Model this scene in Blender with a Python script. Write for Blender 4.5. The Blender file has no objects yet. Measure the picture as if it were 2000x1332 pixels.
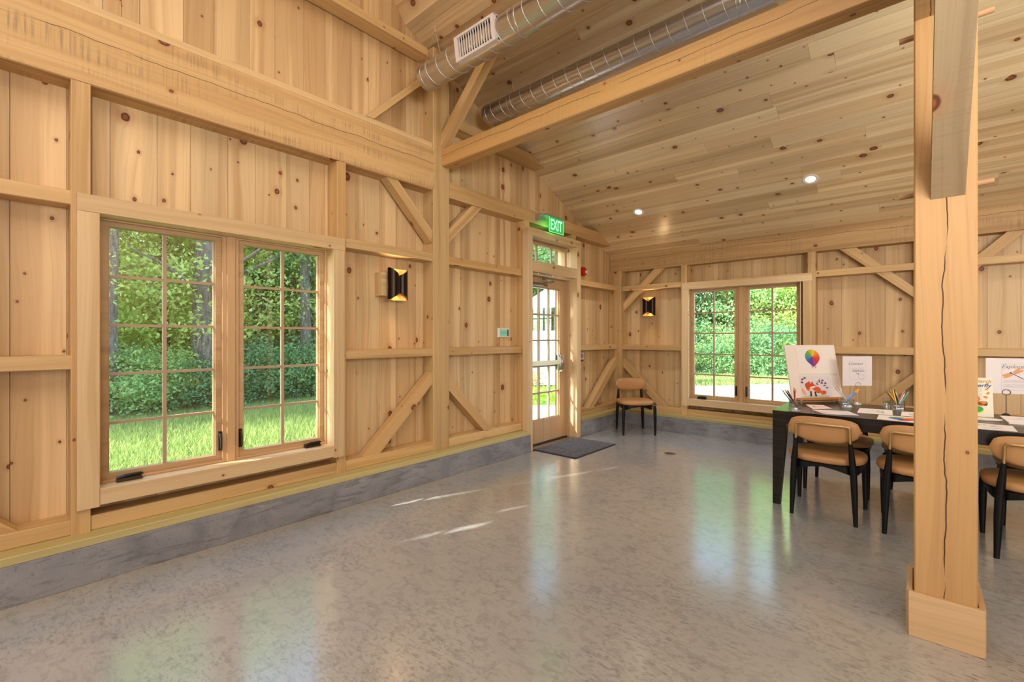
import bpy, bmesh, math, random
import numpy as np
from mathutils import Vector, Matrix

# ------------------------------------------------------------------ camera, world, sun, lamps, exposure
scene = bpy.context.scene
COL = scene.collection
R = random.Random(7)
NP = np.random.default_rng(11)
V = Vector
PI = math.pi

EYE = 1.35
cam_d = bpy.data.cameras.new('camera')
cam_d.sensor_width = 36.0
cam_d.lens = 888.0 / 2000.0 * 36.0
cam_d.shift_y = -6.0 / 2000.0          # horizon sits six pixels above the centre line
cam_d.clip_start = 0.02
cam_d.clip_end = 300
cam = bpy.data.objects.new('camera', cam_d)
COL.objects.link(cam)
cam.location = (0, 0, EYE)
cam.rotation_euler = (PI / 2, 0, math.atan2(786, 888))
scene.camera = cam

SUN = V((0.36, 0.933, -0.51)).normalized()      # the way sunlight travels
wd = bpy.data.worlds.new('sky'); scene.world = wd; wd.use_nodes = True
nt = wd.node_tree; nt.nodes.clear()
o_ = nt.nodes.new('ShaderNodeOutputWorld'); b_ = nt.nodes.new('ShaderNodeBackground')
sk = nt.nodes.new('ShaderNodeTexSky'); sk.sky_type = 'NISHITA'; sk.sun_disc = False
sk.sun_elevation = math.radians(42); sk.sun_rotation = math.atan2(-SUN.x, -SUN.y); sk.air_density = 1.0; sk.dust_density = 1.0
b_.inputs['Strength'].default_value = 1.35
nt.links.new(sk.outputs[0], b_.inputs[0]); nt.links.new(b_.outputs[0], o_.inputs[0])

def lamp(name, kind, loc, energy, color=(1, 1, 1), direction=None, **kw):
    d = bpy.data.lights.new(name, kind); d.energy = energy; d.color = color
    for k, v in kw.items(): setattr(d, k, v)
    o = bpy.data.objects.new(name, d); COL.objects.link(o); o.location = loc
    if direction is not None: o.rotation_euler = V(direction).to_track_quat('-Z', 'Y').to_euler()
    return o
lamp('sun', 'SUN', (-6, -12, 9), 19.0, (1.0, 0.95, 0.84), SUN, angle=math.radians(0.53))
WARM = (1.0, 0.965, 0.92)
COOL = (0.98, 0.985, 1.0)
# unseen fill panels added overhead, facing up, and before the solid rear and right walls
lamp('overhead_fill', 'AREA', (0.6, -1.6, 5.6), 205, WARM, (0, 0.1, -1), shape='RECTANGLE', size=5.0, size_y=2.5)
lamp('ceiling_fill', 'AREA', (2.2, 0.4, 2.2), 210, WARM, (-0.25, 0.75, 1), shape='RECTANGLE', size=3.0, size_y=0.8)
lamp('rear_fill', 'AREA', (0.9, -3.7, 1.9), 115, COOL, (-0.15, 1, 0.05), shape='RECTANGLE', size=5.5, size_y=2.4)
lamp('right_fill', 'AREA', (4.5, -0.9, 1.8), 105, COOL, (-1, 0.15, 0.05), shape='RECTANGLE', size=3.8, size_y=2.2)

vs = scene.view_settings
scene.display_settings.display_device = 'sRGB'
vs.view_transform = 'Standard'; vs.look = 'None'; vs.gamma = 1.0; vs.use_curve_mapping = False
vs.exposure = 0.0
cy = scene.cycles
cy.max_bounces = 8; cy.diffuse_bounces = 4; cy.glossy_bounces = 4; cy.transmission_bounces = 6
cy.transparent_max_bounces = 12; cy.caustics_reflective = False; cy.caustics_refractive = False
cy.sample_clamp_indirect = 6.0

# ------------------------------------------------------------------ materials
def s2l(c):
    return tuple(((v / 12.92) if v <= 0.04045 else ((v + 0.055) / 1.055) ** 2.4) for v in (x / 255.0 for x in c)) + (1.0,)

class NT:
    def __init__(self, name):
        self.m = bpy.data.materials.new(name); self.m.use_nodes = True
        self.t = self.m.node_tree; self.t.nodes.clear()
        self.out = self.t.nodes.new('ShaderNodeOutputMaterial')
        self.b = self.t.nodes.new('ShaderNodeBsdfPrincipled')
        self.link(self.b.outputs[0], self.out.inputs[0])
    def link(self, a, b): self.t.links.new(a, b)
    def n(self, typ, **kw):
        x = self.t.nodes.new(typ)
        for k, v in kw.items(): setattr(x, k, v)
        return x
    def put(self, sock, v):
        if isinstance(v, (int, float)): sock.default_value = v
        elif isinstance(v, (tuple, list)):
            sock.default_value = tuple(v)[:len(sock.default_value)]
        else: self.link(v, sock)
    def math(self, op, a, b=0.0, c=0.0, clamp=False):
        x = self.n('ShaderNodeMath', operation=op, use_clamp=clamp)
        self.put(x.inputs[0], a); self.put(x.inputs[1], b)
        if op in ('MULTIPLY_ADD', 'SMOOTH_MIN', 'COMPARE'): self.put(x.inputs[2], c)
        return x.outputs[0]
    def vec(self, x=0.0, y=0.0, z=0.0):
        c = self.n('ShaderNodeCombineXYZ')
        self.put(c.inputs[0], x); self.put(c.inputs[1], y); self.put(c.inputs[2], z)
        return c.outputs[0]
    def noise(self, v, scale=1.0, detail=2.0, rough=0.5, dist=0.0):
        x = self.n('ShaderNodeTexNoise'); self.put(x.inputs['Vector'], v)
        x.inputs['Scale'].default_value = scale; x.inputs['Detail'].default_value = detail
        x.inputs['Roughness'].default_value = rough; x.inputs['Distortion'].default_value = dist
        return x.outputs['Fac']
    def ramp(self, f, stops):
        x = self.n('ShaderNodeValToRGB'); self.put(x.inputs[0], f)
        e = x.color_ramp.elements
        while len(e) < len(stops): e.new(0.5)
        for i, (p, c) in enumerate(stops):
            e[i].position = p; e[i].color = c if len(c) == 4 else tuple(c) + (1,)
        return x.outputs[0]
    def step(self, f, a, b):
        x = self.n('ShaderNodeMapRange', interpolation_type='SMOOTHSTEP'); self.put(x.inputs[0], f)
        x.inputs[1].default_value = a; x.inputs[2].default_value = b
        return x.outputs[0]
    def mix(self, f, a, b, blend='MIX'):
        x = self.n('ShaderNodeMix', data_type='RGBA', blend_type=blend)
        self.put(x.inputs[0], f); self.put(x.inputs[6], a); self.put(x.inputs[7], b)
        return x.outputs[2]
    def bump(self, h, strength, dist=0.01):
        x = self.n('ShaderNodeBump'); x.inputs['Strength'].default_value = strength
        x.inputs['Distance'].default_value = dist; self.put(x.inputs['Height'], h)
        self.link(x.outputs[0], self.b.inputs['Normal'])

def plain(name, c, rough=0.5, metal=0.0, **kw):
    k = NT(name); k.b.inputs['Base Color'].default_value = s2l(c)
    k.b.inputs['Roughness'].default_value = rough; k.b.inputs['Metallic'].default_value = metal
    for a, v in kw.items(): k.b.inputs[a.replace('_', ' ')].default_value = v
    return k.m

def wood(name, light, mid, dark, rough=0.45, knots=0.55, knot_size=1.0, cell=4.4, saw=0.0, crack=None, coat=0.0, band=0.5):
    """long axis of every piece is its local X; colours are sRGB 0-255"""
    if 'ceiling' not in name: light, mid, dark = (tuple(c * f for c, f in zip(t, (.965, .96, .95))) for t in (light, mid, dark))
    k = NT(name)
    tc = k.n('ShaderNodeTexCoord')
    sp = k.n('ShaderNodeSeparateXYZ'); k.link(tc.outputs['Object'], sp.inputs[0])
    sn = k.n('ShaderNodeSeparateXYZ'); k.link(tc.outputs['Normal'], sn.inputs[0])
    x = sp.outputs[0]
    side = k.math('GREATER_THAN', k.math('ABSOLUTE', sn.outputs[1]), 0.6)
    v = k.math('ADD', k.math('MULTIPLY', sp.outputs[2], side), k.math('MULTIPLY', sp.outputs[1], k.math('SUBTRACT', 1.0, side)))
    oi = k.n('ShaderNodeObjectInfo'); rnd = oi.outputs['Random']
    r2 = k.math('FRACT', k.math('MULTIPLY', rnd, 7.31)); r3 = k.math('FRACT', k.math('MULTIPLY', rnd, 23.7))
    ox = k.math('MULTIPLY', rnd, 137.0); oy = k.math('ADD', k.math('MULTIPLY', r2, 59.0), k.math('MULTIPLY', side, 3.3))
    X = k.math('ADD', x, ox); Y = k.math('ADD', v, oy)
    # knots
    vo = k.n('ShaderNodeTexVoronoi', voronoi_dimensions='2D'); vo.inputs['Scale'].default_value = cell
    k.put(vo.inputs['Vector'], k.vec(k.math('MULTIPLY', X, 0.8), Y, 0.0))
    sc = k.n('ShaderNodeSeparateColor'); k.link(vo.outputs['Color'], sc.inputs[0])
    wob = k.math('MULTIPLY', k.math('SUBTRACT', k.noise(k.vec(X, Y, 0.0), 60, 2), 0.5), 0.006)
    d = k.math('ADD', k.math('DIVIDE', vo.outputs['Distance'], cell), wob)
    rad = k.math('MULTIPLY', k.math('ADD', 0.0055, k.math('MULTIPLY', k.math('POWER', sc.outputs[1], 4.0), 0.023)), knot_size)
    q = k.math('DIVIDE', d, rad)
    has = k.math('GREATER_THAN', sc.outputs[0], 1.0 - knots)
    core = k.math('MULTIPLY', k.math('SUBTRACT', 1.0, k.step(q, 0.85, 1.15)), has)
    ring = k.math('MULTIPLY', k.math('MULTIPLY', k.step(q, 0.45, 0.8), k.math('SUBTRACT', 1.0, k.step(q, 0.95, 1.3))), has)
    halo = k.math('MULTIPLY', k.math('SUBTRACT', 1.0, k.step(q, 1.0, 3.6)), has)
    # grain, flowing round the knots
    low = k.noise(k.vec(k.math('MULTIPLY', X, 0.7), k.math('MULTIPLY', Y, 2.6), 0.0), 1.0, 2)
    Yw = k.math('ADD', k.math('ADD', Y, k.math('MULTIPLY', low, 0.13)), k.math('MULTIPLY', halo, 0.014))
    bands = k.noise(k.vec(k.math('MULTIPLY', X, 0.28), k.math('MULTIPLY', Yw, 13.0), 0.0), 1.0, 2, 0.5)
    grain = k.noise(k.vec(k.math('MULTIPLY', X, 1.0), k.math('MULTIPLY', Yw, 85.0), 0.0), 1.0, 3, 0.6)
    fine = k.noise(k.vec(k.math('MULTIPLY', X, 5.0), k.math('MULTIPLY', Yw, 420.0), 0.0), 1.0, 2, 0.5)
    base = k.mix(r2, s2l(light), s2l(mid))
    sap = k.noise(k.vec(k.math('MULTIPLY', X, 0.12), k.math('MULTIPLY', Y, 5.5), 0.0), 1.0, 1)
    base = k.mix(k.math('MULTIPLY', k.step(sap, 0.50, 0.58), band), base, s2l(tuple(min(255, c * 1.07) for c in light)))
    base = k.mix(k.math('MULTIPLY', k.step(bands, 0.45, 0.72), 0.72), base, s2l(dark))
    g = k.math('MULTIPLY', k.math('ADD', k.math('MULTIPLY', k.step(grain, 0.45, 0.8), 0.5), k.math('MULTIPLY', k.step(fine, 0.5, 0.8), 0.25)), 0.5)
    base = k.mix(g, base, s2l(tuple(c * 0.74 for c in dark)))
    jit = k.math('ADD', 0.86, k.math('MULTIPLY', r3, 0.22))
    base = k.mix(1.0, base, k.vec(jit, jit, jit), 'MULTIPLY')
    if saw > 0:
        sw = k.noise(k.vec(k.math('MULTIPLY', X, 75.0), k.math('MULTIPLY', Y, 2.5), 0.0), 1.0, 2, 0.6)
        pt = k.noise(k.vec(k.math('MULTIPLY', X, 1.4), k.math('MULTIPLY', Y, 7.0), 5.0), 1.0, 3, 0.6)
        sm = k.math('MULTIPLY', k.math('MULTIPLY', k.step(sw, 0.42, 0.72), k.step(pt, 0.42, 0.68)), saw)
        base = k.mix(sm, base, s2l((133, 112, 84)))
    base = k.mix(k.math('MULTIPLY', halo, 0.30), base, s2l((176, 112, 62)))
    base = k.mix(core, base, s2l((146, 86, 48)))
    base = k.mix(k.math('MULTIPLY', ring, 0.85), base, s2l((84, 40, 20)))
    h = grain
    if crack is not None:
        cv, cw = crack
        wv = k.math('MULTIPLY', k.math('SUBTRACT', k.noise(k.vec(k.math('MULTIPLY', X, 2.2), 0.0, 3.0), 1.0, 4, 0.55), 0.5), 0.07)
        dd = k.math('ABSOLUTE', k.math('SUBTRACT', k.math('ADD', v, wv), cv))
        wid = k.math('MULTIPLY', k.step(k.noise(k.vec(k.math('MULTIPLY', X, 2.7), 9.0, 0.0), 1.0, 1), 0.30, 0.44), cw)
        cr = k.math('MULTIPLY', k.math('SUBTRACT', 1.0, k.step(k.math('SUBTRACT', dd, wid), -0.0006, 0.0008)), k.math('GREATER_THAN', wid, 0.0002))
        base = k.mix(cr, base, s2l((58, 32, 14)))
        h = k.math('SUBTRACT', grain, k.math('MULTIPLY', cr, 3.0))
    k.link(base, k.b.inputs['Base Color'])
    k.b.inputs['Roughness'].default_value = rough
    k.b.inputs['Coat Weight'].default_value = coat; k.b.inputs['Coat Roughness'].default_value = 0.25
    k.bump(h, 0.12, 0.002)
    return k.m

PINE = wood('pine board', (226, 196, 148), (213, 178, 126), (190, 150, 98), knots=0.50, rough=0.5)
PINK = wood('pine lining', (225, 196, 149), (213, 177, 129), (191, 151, 103), knots=0.60, knot_size=0.95, cell=4.8, rough=0.5, band=0.8)
CEIL = wood('satin ceiling pine', (232, 212, 170), (218, 186, 140), (194, 158, 112), knots=0.68, knot_size=0.85, rough=0.33, cell=5.0, coat=0.9, band=0.8)
TIMB = wood('planed timber', (222, 188, 134), (212, 172, 116), (190, 146, 90), knots=0.36, rough=0.5, band=0.4)
BEAM = wood('sawn beam', (216, 182, 130), (204, 166, 112), (182, 140, 90), knots=0.22, saw=0.75, crack=(0.05, 0.0016), rough=0.6, band=0.3)
TIEM = wood('honey tie beam', (224, 180, 118), (216, 170, 106), (194, 144, 84), knots=0.25, saw=0.25, crack=(0.02, 0.0014), rough=0.5, band=0.2)
POSTM = wood('checked post', (212, 170, 116), (204, 160, 104), (182, 136, 84), knots=0.12, crack=(0.0, 0.0022), rough=0.5, band=0.2)
WEATH = wood('weathered brace', (172, 150, 118), (160, 138, 106), (134, 112, 82), knots=0.3, saw=0.5, rough=0.7, band=0.2)
SILL = wood('treated sill', (206, 192, 134), (194, 178, 118), (156, 146, 98), knots=0.2, rough=0.6, band=0.3)
TRIMW = wood('trim board', (230, 202, 158), (222, 190, 142), (204, 168, 118), knots=0.26, rough=0.5, band=0.4)
SASHW = wood('sash wood', (210, 174, 130), (202, 164, 120), (184, 144, 100), knots=0.0, rough=0.45, band=0.1)
DOORW = wood('fir door', (214, 180, 138), (206, 170, 128), (186, 150, 108), knots=0.0, rough=0.45, band=0.2)
DOWELW = wood('peg wood', (196, 156, 114), (188, 146, 102), (168, 126, 86), knots=0.0, rough=0.6)
MUNT = plain('muntin wood', (172, 148, 120), 0.45)

def concrete_floor():
    k = NT('polished concrete')
    g = k.n('ShaderNodeNewGeometry'); P = g.outputs['Position']
    sp = k.n('ShaderNodeSeparateXYZ'); k.link(P, sp.inputs[0])
    big = k.noise(P, 0.7, 3, 0.55)
    mot = k.noise(P, 15.0, 5, 0.66, 0.8)
    patch = k.step(k.noise(P, 1.6, 3, 0.6), 0.42, 0.60)
    mpf = k.n('ShaderNodeMapping'); k.link(P, mpf.inputs[0]); mpf.inputs['Rotation'].default_value = (0, 0, -0.35); mpf.inputs['Scale'].default_value = (28, 62, 1)
    flk = k.noise(mpf.outputs[0], 1.0, 3, 0.6, 0.5)
    mp = k.n('ShaderNodeMapping'); k.link(P, mp.inputs[0]); mp.inputs['Rotation'].default_value = (0, 0, 0.5); mp.inputs['Scale'].default_value = (2.6, 10, 1)
    sw = k.noise(mp.outputs[0], 2.6, 4, 0.62, 0.9)
    mp2 = k.n('ShaderNodeMapping'); k.link(P, mp2.inputs[0]); mp2.inputs['Rotation'].default_value = (0, 0, -0.8); mp2.inputs['Scale'].default_value = (3, 16, 1)
    sw2 = k.noise(mp2.outputs[0], 2.2, 4, 0.62, 1.1)
    fn = k.noise(P, 60, 3, 0.6)
    c = k.ramp(big, [(0.3, s2l((157, 160, 163))), (0.7, s2l((180, 180, 177)))])
    c = k.mix(k.math('MULTIPLY', k.step(mot, 0.50, 0.62), 0.34), c, s2l((126, 126, 127)))
    c = k.mix(k.math('MULTIPLY', k.math('MULTIPLY', k.step(flk, 0.52, 0.62), patch), 0.42), c, s2l((106, 107, 110)))
    c = k.mix(k.math('MULTIPLY', k.step(sw, 0.54, 0.64), 0.26), c, s2l((116, 116, 118)))
    c = k.mix(k.math('MULTIPLY', k.step(sw2, 0.56, 0.70), 0.22), c, s2l((186, 180, 168)))
    c = k.mix(k.math('MULTIPLY', k.step(fn, 0.55, 0.75), 0.20), c, s2l((128, 124, 120)))
    # dry cement dust along the left curb, and chipped scratches round the post foot
    dust = k.math('SUBTRACT', 1.0, k.step(k.math('ADD', sp.outputs[0], k.math('MULTIPLY', mot, 0.25)), -3.36, -3.08))
    c = k.mix(k.math('MULTIPLY', dust, 0.55), c, s2l((192, 172, 136)))
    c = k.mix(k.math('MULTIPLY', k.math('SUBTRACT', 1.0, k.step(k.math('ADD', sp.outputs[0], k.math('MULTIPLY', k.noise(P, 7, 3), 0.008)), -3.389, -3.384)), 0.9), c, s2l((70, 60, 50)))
    mp3 = k.n('ShaderNodeMapping'); k.link(P, mp3.inputs[0]); mp3.inputs['Rotation'].default_value = (0, 0, 0.6); mp3.inputs['Scale'].default_value = (20, 75, 1)
    ch = k.noise(mp3.outputs[0], 1.0, 1, 0.5)
    dv = k.n('ShaderNodeVectorMath', operation='DISTANCE'); k.link(P, dv.inputs[0]); dv.inputs[1].default_value = (0.25, 2.66, 0)
    near = k.math('SUBTRACT', 1.0, k.step(dv.outputs['Value'], 0.12, 0.42))
    c = k.mix(k.math('MULTIPLY', k.math('MULTIPLY', k.step(ch, 0.64, 0.70), near), 0.8), c, s2l((96, 86, 74)))
    k.link(c, k.b.inputs['Base Color'])
    rr = k.math('ADD', 0.12, k.math('MULTIPLY', mot, 0.16))
    k.link(rr, k.b.inputs['Roughness'])
    k.b.inputs['Specular IOR Level'].default_value = 0.8; k.b.inputs['Coat Weight'].default_value = 0.8; k.b.inputs['Coat IOR'].default_value = 1.7; k.b.inputs['Coat Roughness'].default_value = 0.17
    k.bump(k.noise(P, 9, 3), 0.03, 0.01)
    return k.m
FLOORM = concrete_floor()

def concrete_curb():
    k = NT('cast concrete curb')
    g = k.n('ShaderNodeNewGeometry'); P = g.outputs['Position']
    big = k.noise(P, 2.4, 4, 0.6, 0.8)
    mp = k.n('ShaderNodeMapping'); k.link(P, mp.inputs[0]); mp.inputs['Scale'].default_value = (4, 4, 26)
    st = k.noise(mp.outputs[0], 1.0, 4, 0.65, 0.6)
    pit = k.noise(P, 90, 2, 0.5)
    c = k.ramp(big, [(0.25, s2l((104, 106, 112))), (0.5, s2l((138, 139, 145))), (0.75, s2l((162, 162, 164)))])
    c = k.mix(k.math('MULTIPLY', k.step(st, 0.50, 0.66), 0.5), c, s2l((84, 84, 90)))
    c = k.mix(k.math('MULTIPLY', k.step(pit, 0.62, 0.72), 0.5), c, s2l((82, 74, 66)))
    k.link(c, k.b.inputs['Base Color']); k.b.inputs['Roughness'].default_value = 0.7
    k.bump(k.math('ADD', st, pit), 0.25, 0.004)
    return k.m
CURBM = concrete_curb()

def metal(name, c, rough=0.28, streak=True):
    k = NT(name); k.b.inputs['Metallic'].default_value = 1.0
    tc = k.n('ShaderNodeTexCoord'); mp = k.n('ShaderNodeMapping'); k.link(tc.outputs['Object'], mp.inputs[0]); mp.inputs['Scale'].default_value = (1, 14, 14)
    n = k.noise(mp.outputs[0], 3.0, 4, 0.7)
    k.link(k.mix(n, s2l(c), s2l(tuple(v * 0.80 for v in c))), k.b.inputs['Base Color'])
    k.link(k.math('ADD', rough, k.math('MULTIPLY', n, 0.12)), k.b.inputs['Roughness'])
    return k.m
GALV = metal('galvanised steel', (216, 218, 222), 0.24)
GALVR = plain('duct seam steel', (220, 222, 226), 0.35, 0.8)
STEEL = plain('brushed steel', (196, 192, 186), 0.28, 1.0)
GRILLE = plain('grille paint', (226, 218, 214), 0.45)
DARK = plain('dark void', (8, 7, 7), 0.9)
WIRE = plain('wire', (196, 184, 170), 0.4, 0.8)
BRONZE = plain('dark bronze', (46, 36, 30), 0.32, 0.8)
GOLD = plain('gold lining', (226, 160, 76), 0.4, 0.6)
BRASS = plain('brushed brass', (196, 164, 112), 0.36, 1.0)
BLACKP = plain('black lacquer', (7, 7, 8), 0.42, Specular_IOR_Level=0.25)
HARD = plain('oil rubbed hardware', (52, 46, 38), 0.35, 0.6)
LEATHER = NT('tan leather')
_n = LEATHER.noise(LEATHER.n('ShaderNodeTexCoord').outputs['Object'], 6, 3)
LEATHER.link(LEATHER.mix(_n, s2l((190, 142, 92)), s2l((180, 130, 80))), LEATHER.b.inputs['Base Color'])
LEATHER.b.inputs['Roughness'].default_value = 0.42
LEATHER.bump(LEATHER.noise(LEATHER.n('ShaderNodeTexCoord').outputs['Object'], 300, 2), 0.08, 0.001)
LEATHER = LEATHER.m
WHITE = plain('white plastic', (232, 230, 226), 0.4)
PAPER = plain('paper', (240, 232, 226), 0.7)
PAPERW = plain('cool white card', (234, 228, 230), 0.7)
BOARDW = plain('foam board', (238, 228, 218), 0.65)
REDP = plain('red plastic', (190, 24, 26), 0.35)
INK = plain('grey ink', (132, 128, 138), 0.8)

def table_mat():
    k = NT('black oak'); tc = k.n('ShaderNodeTexCoord')
    mp = k.n('ShaderNodeMapping'); k.link(tc.outputs['Object'], mp.inputs[0]); mp.inputs['Scale'].default_value = (3, 60, 150)
    n = k.noise(mp.outputs[0], 1.0, 3, 0.6)
    k.link(k.ramp(n, [(0.45, s2l((12, 11, 11))), (0.7, s2l((44, 39, 37)))]), k.b.inputs['Base Color'])
    k.b.inputs['Roughness'].default_value = 0.36; k.b.inputs['Coat Weight'].default_value = 0.45; k.b.inputs['Specular IOR Level'].default_value = 0.25; k.b.inputs['Coat Roughness'].default_value = 0.14
    k.bump(n, 0.25, 0.002)
    return k.m
TABLEM = table_mat()

def glass_mat(name, tint=(0.95, 0.985, 0.97), r0=0.15):
    m = bpy.data.materials.new(name); m.use_nodes = True; t = m.node_tree; t.nodes.clear()
    o = t.nodes.new('ShaderNodeOutputMaterial'); mx = t.nodes.new('ShaderNodeMixShader')
    tr = t.nodes.new('ShaderNodeBsdfTransparent'); gl = t.nodes.new('ShaderNodeBsdfGlossy'); lw = t.nodes.new('ShaderNodeLayerWeight'); lw.inputs[0].default_value = 0.5
    pw = t.nodes.new('ShaderNodeMath'); pw.operation = 'POWER'; pw.inputs[1].default_value = 5.0
    ma = t.nodes.new('ShaderNodeMath'); ma.operation = 'MULTIPLY_ADD'; ma.inputs[1].default_value = 1 - r0; ma.inputs[2].default_value = r0
    tr.inputs[0].default_value = tint + (1,); gl.inputs['Roughness'].default_value = 0.02
    t.links.new(lw.outputs['Facing'], pw.inputs[0]); t.links.new(pw.outputs[0], ma.inputs[0]); t.links.new(ma.outputs[0], mx.inputs[0])
    t.links.new(tr.outputs[0], mx.inputs[1]); t.links.new(gl.outputs[0], mx.inputs[2]); t.links.new(mx.outputs[0], o.inputs[0])
    return m
GLASS = glass_mat('window glass')
CUPG = glass_mat('cup glass', (0.90, 0.95, 0.95), 0.08)

def emis(name, c, s, rough=0.5):
    k = NT(name); k.b.inputs['Base Color'].default_value = s2l(c); k.b.inputs['Roughness'].default_value = rough
    k.b.inputs['Emission Color'].default_value = s2l(c); k.b.inputs['Emission Strength'].default_value = s
    return k.m
LIT = emis('lit lens', (255, 226, 190), 9.0)
BULB = emis('warm bulb', (255, 196, 120), 5.0)
EXITG = emis('exit green', (40, 190, 92), 0.55)
EXITL = emis('exit letters', (170, 255, 190), 1.1)
SCREEN = emis('screen glow', (120, 186, 160), 0.35)

# ------------------------------------------------------------------ geometry helpers
def finish(o, parent=None, M=None, label=None, cat=None, group=None, kind=None):
    COL.objects.link(o)
    M = M if M is not None else Matrix.Identity(4)
    if parent is not None:
        o.parent = parent
        W = parent.matrix_basis.copy(); p = parent.parent
        while p is not None: W = p.matrix_basis @ W; p = p.parent
        o.matrix_basis = W.inverted() @ M
    else:
        o.matrix_basis = M
    if label: o['label'] = label
    if cat: o['category'] = cat
    if group: o['group'] = group
    if kind: o['kind'] = kind
    return o

def mobj(name, verts, faces, mat, parent=None, M=None, smooth=False, **kw):
    me = bpy.data.meshes.new(name); me.from_pydata([tuple(v) for v in verts], [], faces)
    for m in (mat if isinstance(mat, (list, tuple)) else [mat]): me.materials.append(m)
    if smooth: me.polygons.foreach_set('use_smooth', [True] * len(me.polygons))
    me.update()
    return finish(bpy.data.objects.new(name, me), parent, M, **kw)

def empty(name, loc=(0, 0, 0), rz=0.0, parent=None, **kw):
    o = bpy.data.objects.new(name, None); o.empty_display_size = 0.1
    return finish(o, parent, Matrix.Translation(V(loc)) @ Matrix.Rotation(rz, 4, 'Z'), **kw)

def frame(origin, xax, zax):
    X = V(xax).normalized(); Z = V(zax); Z = (Z - X * Z.dot(X)).normalized(); Y = Z.cross(X)
    M = Matrix((X, Y, Z)).transposed().to_4x4(); M.translation = V(origin)
    return M

def bar(name, p0, p1, w, t, nrm, mat, parent=None, ch=0.003, **kw):
    """rectangular member along p0-p1; w across, t along nrm; small eased edges"""
    p0, p1 = V(p0), V(p1); L = (p1 - p0).length / 2; a, b = w / 2, t / 2; c = min(ch, a * 0.4, b * 0.4)
    prof = [(a, b - c), (a - c, b), (-a + c, b), (-a, b - c), (-a, -b + c), (-a + c, -b), (a - c, -b), (a, -b + c)]
    vs_ = [(-L, y, z) for y, z in prof] + [(L, y, z) for y, z in prof]
    fs = [[i, i + 8, (i + 1) % 8 + 8, (i + 1) % 8] for i in range(8)] + [list(range(8)), list(range(15, 7, -1))]
    return mobj(name, vs_, [f[::-1] for f in fs], mat, parent, frame((p0 + p1) / 2, p1 - p0, nrm), **kw)

def prism(name, pts, thick, nrm, grain, mat, parent=None, **kw):
    """planar outline (front face) pushed back by thick against nrm"""
    pts = [V(p) for p in pts]; c = sum(pts, V((0, 0, 0))) / len(pts)
    M = frame(c, grain, nrm); Mi = M.inverted()
    n = V(nrm).normalized(); area = sum((pts[i] - c).cross(pts[(i + 1) % len(pts)] - c).dot(n) for i in range(len(pts)))
    if area < 0: pts = pts[::-1]
    k = len(pts); vs_ = [Mi @ p for p in pts] + [Mi @ (p - n * thick) for p in pts]
    fs = [list(range(k)), list(range(2 * k - 1, k - 1, -1))] + [[(i + 1) % k, i, i + k, (i + 1) % k + k] for i in range(k)]
    return mobj(name, vs_, fs, mat, parent, M, **kw)

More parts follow.
